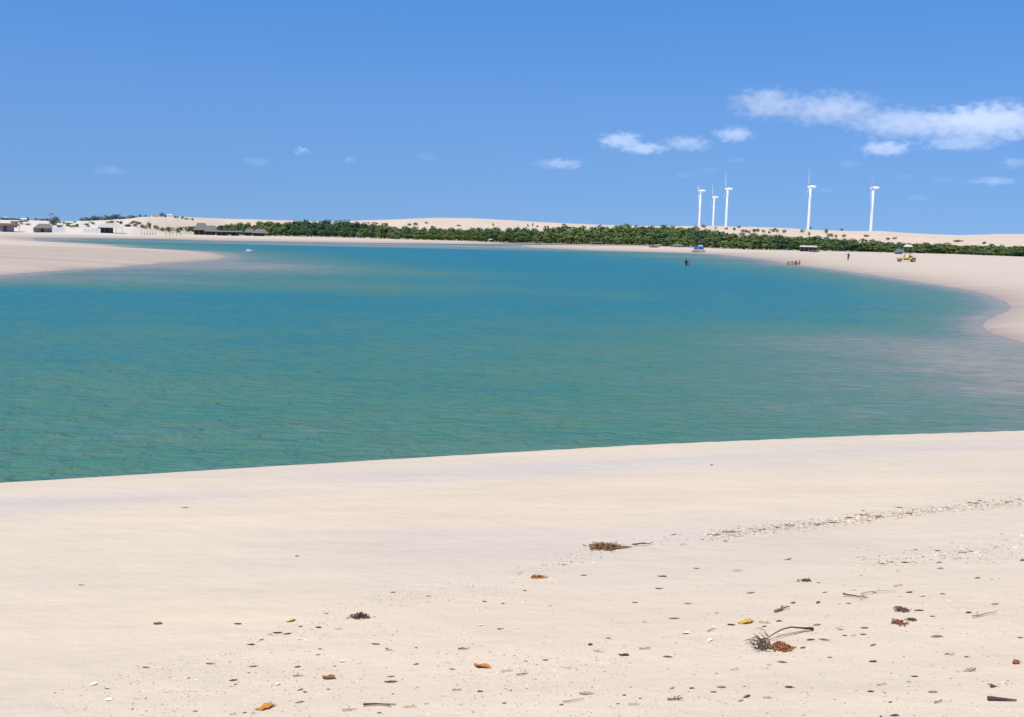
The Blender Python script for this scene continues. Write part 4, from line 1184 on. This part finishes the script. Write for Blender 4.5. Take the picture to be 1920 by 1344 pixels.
def leaf_mesh(L, W, r_, curl, jag=0.0):
    js = [[1 + r_.uniform(-jag, jag) for _ in range(5)] for _ in range(9)]
    mb = MB(); nu, nv = 9, 5; th = .0015
    for side in (1, -1):
        b = len(mb.v)
        for i in range(nu):
            u = -1 + 2 * i / (nu - 1); wd = (1 - abs(u) ** 1.7) ** .9 * W / 2 * (1 + .18 * math.sin(u * 9 + L * 900)) + .0006
            for k in range(nv):
                v = -1 + 2 * k / (nv - 1)
                mb.v.append((u * L / 2 * js[i][k] + curl * .1 * L * v, v * wd * js[i][4 - k], curl * L * (.14 * u * u + .07 * math.sin(u * 3 + 1) + .02 * math.sin(v * 4 + u * 7)) + abs(v) * wd * .25 * abs(curl) + side * th + .002))
        for i in range(nu - 1):
            for k in range(nv - 1):
                a = b + i * nv + k; q = (a, a + nv, a + nv + 1, a + 1)
                mb.f.append(q if side > 0 else q[::-1]); mb.mi.append(0)
    return mb
def leafy(px, py, w, col, lb=None, g=None, rz=None, asp=.36, curl=None, cat='leaf', name='dead_leaf'):
    if name != 'leaf_scrap' and col in ('orange', 'rust', 'yellow', 'brown') and asp == .36: asp = .62; curl = .95
    x, y, z = near_hit(px, py); D = math.sqrt(x * x + y * y + (H - z) ** 2); L = w / F * D
    mb = leaf_mesh(L, L * asp, rnd, rnd.uniform(.15, .7) if curl is None else curl, .38 if name == 'leaf_scrap' else .10)
    if name == 'leaf_scrap':                        # a torn bit still hanging on its stalk
        a_ = rnd.uniform(-.6, .6); q_ = L * rnd.uniform(.55, .9)
        mb.tube([(-L * .3, 0, .004), (L * .3, L * .05 * a_, .006), (q_ * math.cos(a_), q_ * math.sin(a_), .003)], [L * .03, L * .028, L * .012], 4)
    root = mb.build(name, COL[col], smooth=True)
    root.location = (x, y, z); root.rotation_euler = (rnd.uniform(-.15, .15), rnd.uniform(-.1, .1), (rnd.uniform(-.5, .5) if rz is None else rz))
    tag(root, lb, cat, g); return root
def twig_pts(L, r_, bend=.12, n=6):
    p = []; yy = zz = 0
    for i in range(n):
        u = i / (n - 1); yy += r_.uniform(-bend, bend) * L / n * 2; zz = .006 + max(0, r_.uniform(0, bend * .5)) * L * .5
        p.append((-L / 2 + L * u, yy, zz))
    return p
def twig(px, py, w, col, lb=None, g=None, rz=None, rad=.035, forks=1, bend=.15, cat='twig', name='twig'):
    x, y, z = near_hit(px, py); D = math.sqrt(x * x + y * y + (H - z) ** 2); L = w / F * D
    mb = MB(); p = twig_pts(L, rnd, bend); rr = [L * rad * (1.1 - .75 * i / (len(p) - 1)) for i in range(len(p))]
    mb.tube(p, rr, 6)
    for k in range(forks):
        i = rnd.randint(1, 3); q = Vector(p[i]); an = rnd.uniform(.4, 1.0) * rnd.choice((-1, 1)); l2 = L * rnd.uniform(.25, .45)
        mb.tube([q, q + Vector((l2 * .5 * math.cos(an), l2 * .5 * math.sin(an), .01)), q + Vector((l2 * math.cos(an * .8), l2 * math.sin(an * .8), .004))], [L * rad * .7, L * rad * .5, L * rad * .2], 5)
    o = mb.build(name, COL[col], smooth=True); o.location = (x, y, z + L * rad * .5); o.rotation_euler = (0, 0, rnd.uniform(-.4, .4) if rz is None else rz)
    tag(o, lb, cat, g); return o
def clump(px, py, wpx, hpx, n, col, lb, g=None, strand=.35, rad=.0022, tail=0, lift=.10, cat='seaweed', name='seaweed_clump', cols=None):
    x, y, z = near_hit(px, py); D = math.sqrt(x * x + y * y + (H - z) ** 2)
    W = wpx / F * D; gr = (H - z) / D; Dp = hpx / F * D / max(gr, .15)
    mb = MB()
    for i in range(n):
        q = rnd.gauss(0, .36); v = rnd.gauss(0, .30)
        if tail and rnd.random() < .4: q = rnd.uniform(.2, .2 + tail); v = rnd.gauss(0, .10)
        q = max(-1, min(q, 1.2 + tail)); v = max(-1, min(v, 1))
        c = Vector((q * W * .5, v * Dp * .5, 0)); hh = lift * W * math.exp(-3 * (q * q + v * v))
        L = W * strand * rnd.uniform(.25, .8); an = rnd.uniform(0, 6.28); p = []
        zz = rnd.uniform(.002, hh + .004)
        for k in range(4):
            an += rnd.uniform(-.9, .9); c = c + Vector((math.cos(an) * L / 4, math.sin(an) * L / 4 * .8, 0)); zz = max(.001, zz + rnd.uniform(-.4, .35) * hh)
            p.append((c.x, c.y, zz))
        mb.tube(p, [rad * rnd.uniform(.7, 1.6)] * 4, 4, caps=False, mi=rnd.randrange(2) if cols else 0)
    for s_ in (-.12, .02, .13):                     # the long stems that hold the weed together
        e1 = .25 + tail * .9
        mb.tube([((-.55 + (e1 + .55) * k / 7) * W * .5, (s_ * (1 - k / 9) + rnd.uniform(-.05, .05)) * Dp, .004 + .01 * rnd.random()) for k in range(8)], rad * 1.5, 5)
    mb.tube([(-.08 * W, -.3 * Dp, .004), (0, 0, .01), (.06 * W, .3 * Dp, .004)], rad * 1.5, 5)
    o = mb.build(name, [COL[col], COL[cols]] if cols else COL[col]); o.location = (x, y, z)
    tag(o, lb, cat, g); return o
# the pieces one can point at
clump(1135, 1027, 66, 22, 520, 'brown', 'biggest brown seaweed clump on the open sand, with a thin tail', tail=1.1, cols='dark', rad=.0030, lift=.09)
twig(1206, 1022.5, 40, 'dark', 'thin dark strand at the tail end of the biggest seaweed clump', rz=.1, cat='strand', name='seaweed_strand', bend=.3)
clump(1010, 1082, 36, 8, 90, 'brown', 'flat brown weed patch on the sand between the biggest clump and the lower scraps', cols='orange', lift=.10)
clump(676, 1157, 40, 11, 150, 'dark', 'black weed clump with thin legs, alone above the scattered scraps', lift=.16, rad=.0022)
# twig bundle with its long arched branch
def twig_bundle():
    x0, y0, z0 = near_hit(1436, 1214); D = math.sqrt(x0 * x0 + y0 * y0 + (H - z0) ** 2); s_ = D / F
    root = empty('driftwood_branch', (x0, y0, z0)); gr = (H - z0) / D
    def P3(px, py, up=0.0):
        x, y, z = near_hit(px, py + up / s_ * .9); return (x - x0, y - y0, z - z0 + up)
    b = MB()
    b.tube([P3(1438, 1196, .01), P3(1452, 1187, .03), P3(1466, 1180, .045), P3(1482, 1176, .05), P3(1500, 1177, .03), P3(1524, 1178, .012)], [.0022, .003, .0035, .004, .0045, .0085], 7)
    b.build('branch', COL['maroon'], root, smooth=True)
    b = MB(); b.tube([P3(1440, 1200, .01), P3(1464, 1190, .02), P3(1488, 1185, .015), P3(1512, 1181, .008)], [.0018, .0022, .0022, .0015], 6)
    b.build('side_shoot', COL['grey'], root, smooth=True)
    t = MB()
    for i in range(52):
        a = P3(rnd.gauss(1430, 7), rnd.gauss(1211, 5)); an = rnd.uniform(1.2, 3.6) if rnd.random() < .7 else rnd.uniform(0, 6.28); L = rnd.uniform(.02, .085)
        q = Vector(a) + Vector((0, 0, .004)); p1 = q + Vector((math.cos(an) * L * .5, math.sin(an) * L * .8, rnd.uniform(0, .03))); p2 = q + Vector((math.cos(an + .4) * L, math.sin(an + .4) * L * 1.4, rnd.uniform(0, .03)))
        t.tube([q, p1, p2], [.0028, .002, .001], 5)
    t.build('twigs', COL['dark'], root)
    tag(root, 'bundle of dark twigs with a long arched branch, on the lower sand', 'driftwood')
twig_bundle()
clump(1466, 1215, 40, 18, 230, 'rust', 'rust red weed lump lying against the dark twig bundle', cols='brown', lift=.18, rad=.0040)
clump(1686, 1168, 26, 16, 90, 'rust', 'rust red weed scrap under the black hooked weed', cols='dark', lift=.1, rad=.0032)
clump(1694, 1144, 34, 13, 70, 'dark', 'black hooked weed curl above the rust red scrap', lift=.1, rad=.0026)
clump(1710, 1162, 22, 6, 36, 'dark', 'small black weed bit beside the rust red scrap', lift=.1, rad=.0022)
leafy(1399, 1167, 28, 'yellow', 'yellow and brown leaf curled on the sand above the twig bundle', rz=.1)
leafy(1371, 1171, 15, 'dark', 'small dark leaf touching the curled yellow leaf')
twig(1464, 1143, 40, 'brown', 'reddish brown bent leaf stalk above the arched branch', rz=.7, rad=.06)
leafy(1487, 1130, 9, 'brown', 'tiny brown leaf just above the reddish bent stalk')
leafy(1534, 1129, 15, 'dark', 'dark slanted leaf scrap between the bent stalk and the long thin stalk', rz=.8)
clump(1513, 1088.5, 24, 5, 40, 'dark', 'flat black weed scrap alone on the middle sand', lift=.12, rad=.003)
leafy(1497, 1089, 9, 'grey', 'tiny grey leaf beside the flat black weed scrap')
twig(1604, 1119, 42, 'dark', 'dark knotted weed stalk at the start of the long thin straw', bend=.3)
twig(1648, 1113, 66, 'grey', 'long thin grey straw lying on the middle sand', rz=.25, rad=.012, forks=0)
twig(1879, 1314, 44, 'maroon', 'thick straight maroon stick in the lower corner of the sand', rz=-.12, rad=.07, forks=0, bend=.03, cat='stick', name='stick')
leafy(1905, 1242, 18, 'rust', 'rust red leaf close to the picture edge', rz=.5)
leafy(1818, 1256, 26, 'tan', 'broad tan leaf near the maroon stick', curl=.4)
leafy(1756, 1193, 20, 'grey', 'oval grey leaf lying alone on bare sand', rz=0, curl=.4)
leafy(1816, 1148, 12, 'dark', 'round dark scrap above the long thin stalks near the edge')
twig(1852, 1155, 60, 'grey', 'thin grey stalk with a dark knot near the picture edge', rz=.35, rad=.018)
twig(712, 1323, 58, 'maroon', 'straight maroon twig with a knot at its end, along the picture bottom', rz=0.05, rad=.03, bend=.05)
leafy(904, 1250, 30, 'orange', 'bright orange leaf, the brightest on the sand')
leafy(498, 1327, 30, 'orange', 'orange brown leaf lowest on the sand of the picture bottom')
leafy(733, 1278, 24, 'rust', 'thin rust orange leaf between the bright orange leaf and the maroon twig', rz=0, asp=.25)
leafy(733, 1268, 14, 'orange', 'narrow orange sliver right above the thin rust orange leaf', rz=0, asp=.25)
leafy(617, 1271, 24, 'brown', 'brown orange leaf with a stalk, above the lowest orange leaf', rz=-.4)
leafy(1170, 1228, 17, 'brown', 'glossy brown leaf beside a short grey twig', rz=-.4)
leafy(1264, 1159, 21, 'orange', 'narrow orange brown leaf alone on clean sand', rz=0, asp=.22)
leafy(1107, 1208, 10, 'dark', 'small black nut on clean sand', curl=.3, asp=.8, cat='nut', name='nut')
leafy(704, 1207, 16, 'tan', 'small tan leaf above a short dark scrap')
leafy(546, 1164, 16, 'yellow', 'pale yellow leaf at the head of the short dark weed line')
leafy(1100, 1300, 28, 'tan', 'wide tan leaf above the thin grey stalk at the picture bottom', rz=0)
twig(1076, 1316, 40, 'grey', 'thin grey stalk under the wide tan leaf', rz=.2, rad=.025, forks=0)
twig(1265, 1311, 28, 'dark', 'dark forked twig tuft at the picture bottom', rad=.05, forks=3)
leafy(1260, 1290, 11, 'tan', 'small olive tan scrap above the dark forked twig tuft')
leafy(1400, 1306, 16, 'dark', 'dark half of the two coloured leaf pair near the picture bottom', rz=.5)
leafy(1389, 1313, 13, 'tan', 'tan half of the two coloured leaf pair near the picture bottom', rz=.6)
twig(1335, 1182, 24, 'brown', 'short brown bent twig beside the small dark leaf', rz=.6)
leafy(446, 1169, 15, 'dark', 'small dark leaf alone on the smooth sand', rz=-.3)
leafy(296, 1169, 14, 'brown', 'small brown leaf farthest out on the smooth sand')
leafy(557, 1042, 8, 'dark', 'tiny dark speck of leaf high on the smooth sand')
leafy(347, 951, 13, 'grey', 'pale grey scrap on the damp sand near the water')
leafy(1334, 871, 7, 'dark', 'tiny black pebble closest to the water', asp=.8, cat='pebble', name='pebble')
leafy(153, 1096, 12, 'tan', 'faint tan leaf on the empty sand')
leafy(1833, 1083, 10, 'dark', 'black leaf scrap on the speckled sand near the edge')
leafy(1917, 1050, 9, 'rust', 'red leaf bit cut by the picture edge')
# scraps one could count but hardly tell apart
ZONES = [(lambda x, y: y < 1100 and x < 1250, 'along the upper seaweed line'), (lambda x, y: y < 1100, 'on the upper speckled sand'), (lambda x, y: x < 620, 'around the short dark weed line'),
         (lambda x, y: x < 1000, 'on the sand around the bright orange leaf'), (lambda x, y: x < 1330, 'on the sand near the glossy brown leaf'), (lambda x, y: x < 1560, 'on the sand around the dark twig bundle'),
         (lambda x, y: True, 'on the sand around the oval grey leaf')]
SCR = [(976, 1075, 12, 'grey'), (984, 1107, 5, 'dark'), (908, 1127, 9, 'dark'), (943, 1131, 6, 'dark'), (936, 1179, 8, 'dark'), (1033, 1137, 9, 'grey'), (1242, 1080, 13, 'dark'), (1236, 1103, 11, 'grey'), (1190, 1129, 10, 'tan'),
       (1290, 1131, 14, 'tan'), (1211, 1167, 12, 'tan'), (1122, 1222, 18, 'grey'), (1210, 1217, 22, 'grey'), (1252, 1231, 14, 'brown'), (870, 1217, 22, 'dark'), (950, 1259, 22, 'tan'), (978, 1264, 20, 'brown'), (1052, 1321, 7, 'brown'),
       (857, 1294, 18, 'brown'), (900, 1296, 10, 'brown'), (864, 1323, 8, 'dark'), (1297, 1290, 8, 'dark'), (1170, 1303, 7, 'dark'), (1188, 1321, 20, 'tan'), (1023, 1237, 10, 'grey'), (1065, 1253, 12, 'tan'), (1140, 1196, 8, 'grey'),
       (1158, 1319, 6, 'grey'), (945, 1318, 8, 'grey'), (847, 1254, 10, 'tan'), (919, 1224, 8, 'grey'), (1095, 1078, 10, 'grey'), (1200, 1309, 5, 'grey'),
       (470, 1208, 12, 'dark'), (491, 1199, 7, 'dark'), (507, 1191, 11, 'dark'), (520, 1186, 15, 'dark'), (538, 1188, 12, 'rust'), (564, 1174, 7, 'dark'), (597, 1176, 12, 'dark'), (635, 1180, 14, 'tan'), (395, 1244, 14, 'tan'), (474, 1249, 14, 'tan'),
       (438, 1275, 13, 'dark'), (558, 1250, 10, 'dark'), (560, 1242, 7, 'grey'), (559, 1268, 18, 'dark'), (563, 1293, 10, 'grey'), (561, 1316, 15, 'tan'), (571, 1297, 7, 'brown'), (476, 1338, 10, 'brown'), (458, 1336, 6, 'grey'), (730, 1219, 17, 'dark'),
       (780, 1245, 9, 'grey'), (780, 1214, 6, 'grey'), (800, 1321, 9, 'dark'), (655, 1332, 26, 'tan'), (711, 1336, 8, 'grey'), (600, 1216, 8, 'tan'), (596, 1227, 8, 'tan'), (745, 1184, 7, 'grey'), (770, 1327, 22, 'tan'), (612, 1150, 8, 'tan'), (737, 1110, 8, 'grey'),
       (274, 1251, 13, 'tan'), (438, 1340, 12, 'dark'), (441, 1283, 5, 'grey'), (615, 1292, 6, 'grey'), (366, 1333, 8, 'tan'), (803, 1117, 9, 'tan'), (1345, 1003, 16, 'dark'), (1329, 1002, 8, 'dark'), (1367, 998, 24, 'grey'),
       (1317, 1011, 6, 'dark'), (1360, 1014, 7, 'dark'), (1430, 993, 16, 'rust'), (1481, 985, 18, 'rust'), (1535, 984, 17, 'dark'), (1560, 979, 16, 'grey'), (1592, 970, 12, 'dark'), (1622, 966, 18, 'rust'), (1650, 969, 18, 'brown'),
       (1629, 976, 8, 'rust'), (1704, 962, 14, 'brown'), (1687, 951, 10, 'grey'), (1780, 953, 12, 'grey'), (1825, 944, 18, 'brown'), (1836, 938, 8, 'brown'), (1888, 941, 10, 'brown'), (1911, 935, 6, 'brown'), (1282, 1021, 14, 'tan'), (1262, 1002, 12, 'tan'),
       (1758, 1032, 8, 'dark'), (1821, 1033, 8, 'grey'), (1805, 1035, 14, 'tan'), (1801, 1047, 11, 'grey'), (1761, 1054, 10, 'grey'), (1697, 1054, 11, 'dark'), (1672, 1053, 8, 'grey'), (1653, 1056, 8, 'dark'), (1871, 1026, 12, 'tan'), (1763, 1065, 12, 'grey'),
       (1478, 1048, 15, 'tan'), (1306, 1065, 12, 'tan'), (1384, 1071, 18, 'tan'), (1684, 1072, 8, 'grey'), (1535, 1092, 6, 'grey'), (1705, 1110, 12, 'dark'), (1767, 1113, 9, 'grey'), (1591, 1131, 8, 'grey'), (1616, 1126, 8, 'grey'), (1723, 1144, 14, 'dark'),
       (1748, 1155, 8, 'grey'), (1620, 1177, 14, 'grey'), (1618, 1189, 9, 'brown'), (1601, 1192, 9, 'brown'), (1583, 1191, 8, 'brown'), (1637, 1209, 13, 'grey'), (1637, 1240, 13, 'dark'), (1715, 1268, 11, 'grey'), (1704, 1279, 9, 'dark'),
       (1632, 1296, 10, 'dark'), (1652, 1284, 18, 'tan'), (1669, 1316, 7, 'dark'), (1676, 1341, 14, 'dark'), (1760, 1317, 18, 'dark'), (1862, 1287, 16, 'dark'), (1857, 1283, 8, 'grey'), (1749, 1297, 14, 'tan'), (1775, 1226, 10, 'grey'), (1787, 1228, 12, 'grey'),
       (1812, 1231, 8, 'grey'), (1913, 1195, 9, 'grey'), (1866, 1132, 16, 'tan'), (1467, 1241, 12, 'dark'), (1443, 1248, 9, 'rust'), (1520, 1199, 14, 'rust'), (1545, 1199, 16, 'grey'), (1505, 1214, 12, 'rust'), (1556, 1232, 8, 'grey'), (1378, 1256, 15, 'grey'),
       (1352, 1288, 14, 'tan'), (1337, 1297, 10, 'grey'), (1480, 1288, 14, 'dark'), (1440, 1309, 18, 'tan'), (1438, 1338, 8, 'grey'), (1532, 1171, 12, 'grey'), (1434, 1168, 20, 'grey'), (1433, 1174, 9, 'dark'), (1460, 1164, 12, 'rust'), (1327, 1152, 6, 'tan'),
       (1343, 1149, 6, 'tan'), (1576, 1180, 9, 'tan'), (1407, 1111, 14, 'tan'), (1546, 1110, 8, 'tan'), (1573, 1178, 8, 'tan'), (1685, 1099, 18, 'tan')]
for i, (px, py, w, c) in enumerate(SCR):
    zn_ = next(t for f_, t in ZONES if f_(px, py))
    if w >= 17 or i % 5 == 0:
        twig(px, py, w, c, 'small %s twig scrap %s' % (CW[c], zn_), '%s twig scraps %s' % (CW[c], zn_), rad=.05, name='twig')
    else:
        leafy(px, py, max(w, 6.5), c, 'small %s leaf scrap %s' % (CW[c], zn_), '%s leaf scraps %s' % (CW[c], zn_), name='leaf_scrap')
for i, (px, py, w) in enumerate(((200, 1290, 8), (203, 1312, 12), (175, 1283, 12), (901, 1172, 8), (641, 1240, 10), (1286, 1187, 14), (1330, 1200, 12), (560, 1198, 6), (1640, 1110, 8), (1730, 1117, 10), (1600, 1105, 7), (1418, 1215, 6), (520, 1283, 10))):
    leafy(px, py, w, 'pale', 'small white shell lying ' + next(t for f_, t in ZONES if f_(px, py)), 'white shells ' + next(t for f_, t in ZONES if f_(px, py)), asp=.7, curl=.8, cat='shell', name='shell')

# uncountable crumbs of shell and weed along the wrack lines
LINES = [([(250, 1265), (400, 1235), (500, 1200), (600, 1150), (760, 1110), (900, 1095), (1000, 1070), (1060, 1045), (1180, 1020), (1300, 1005), (1400, 998), (1500, 984), (1600, 970), (1700, 958), (1800, 946), (1925, 936)], 8, 1.6),
         ([(1330, 1004), (1450, 990), (1560, 978), (1650, 968), (1760, 955), (1925, 938)], 4.5, 4.0),
         ([(1600, 1060), (1700, 1050), (1800, 1036), (1925, 1022)], 12, .8), ([(1250, 1210), (1400, 1180), (1560, 1190), (1700, 1150), (1920, 1140)], 26, .8),
         ([(150, 1300), (300, 1290), (560, 1270), (700, 1260)], 28, .6), ([(820, 1240), (1000, 1255), (1200, 1225)], 26, .7), ([(560, 1180), (700, 1130), (900, 1110), (1090, 1060)], 14, .8),
         ([(820, 1310), (1100, 1300), (1400, 1290), (1700, 1300), (1900, 1300)], 34, .7)]
def crumbs(name, n, col, lb, seed, size):
    r_ = np.random.RandomState(seed); PX = []; PY = []
    tw = sum(w for _, _, w in LINES)
    for pts, sd, w in LINES:
        k = int(n * .72 * w / tw); xs, ys = zip(*pts); px = r_.uniform(xs[0], xs[-1], k); PX.append(px); PY.append(np.interp(px, xs, ys) + r_.normal(0, sd, k))
    k = int(n * .28); px = r_.uniform(100, 1980, k); lo = np.interp(px, [0, 1000, 1920], [1290, 1120, 1020]); PX.append(px); PY.append(lo + (1400 - lo) * r_.uniform(0, 1, k))
    PX = np.concatenate(PX); PY = np.concatenate(PY)
    ok = PY < 1420; PX = PX[ok]; PY = PY[ok]
    x, y, z = near_hits(PX, PY); mb = MB()
    for i in range(len(x)):
        s_ = size * np.exp(r_.normal(0, .45)) * (1.0 if PY[i] > 1060 else 1.9); an = r_.uniform(0, 6.28); el = r_.uniform(.5, 1.0); c, sn = math.cos(an), math.sin(an)
        b = len(mb.v)
        for (ax, ay, az) in ((-1, 0, 0), (0, -.5 * el, .1), (1, 0, 0), (0, .5 * el, .1), (0, 0, .55)):
            mb.v.append((x[i] + s_ * (ax * c - ay * sn), y[i] + s_ * (ax * sn + ay * c), z[i] + s_ * az * .45 + .0006))
        for f in ((0, 1, 4), (1, 2, 4), (2, 3, 4), (3, 0, 4)): mb.f.append(tuple(b + q for q in f)); mb.mi.append(0)
    o = mb.build(name, COL[col]); tag(o, kind='stuff')
crumbs('shell_grit', 4200, 'pale', None, 5, .0038)
crumbs('weed_crumbs', 2300, 'grey', None, 6, .0040)
crumbs('tan_crumbs', 3600, 'tan', None, 7, .0040)
crumbs('dark_crumbs', 300, 'dark', None, 8, .0040)
crumbs('brown_crumbs', 1900, 'brown', None, 9, .0040)
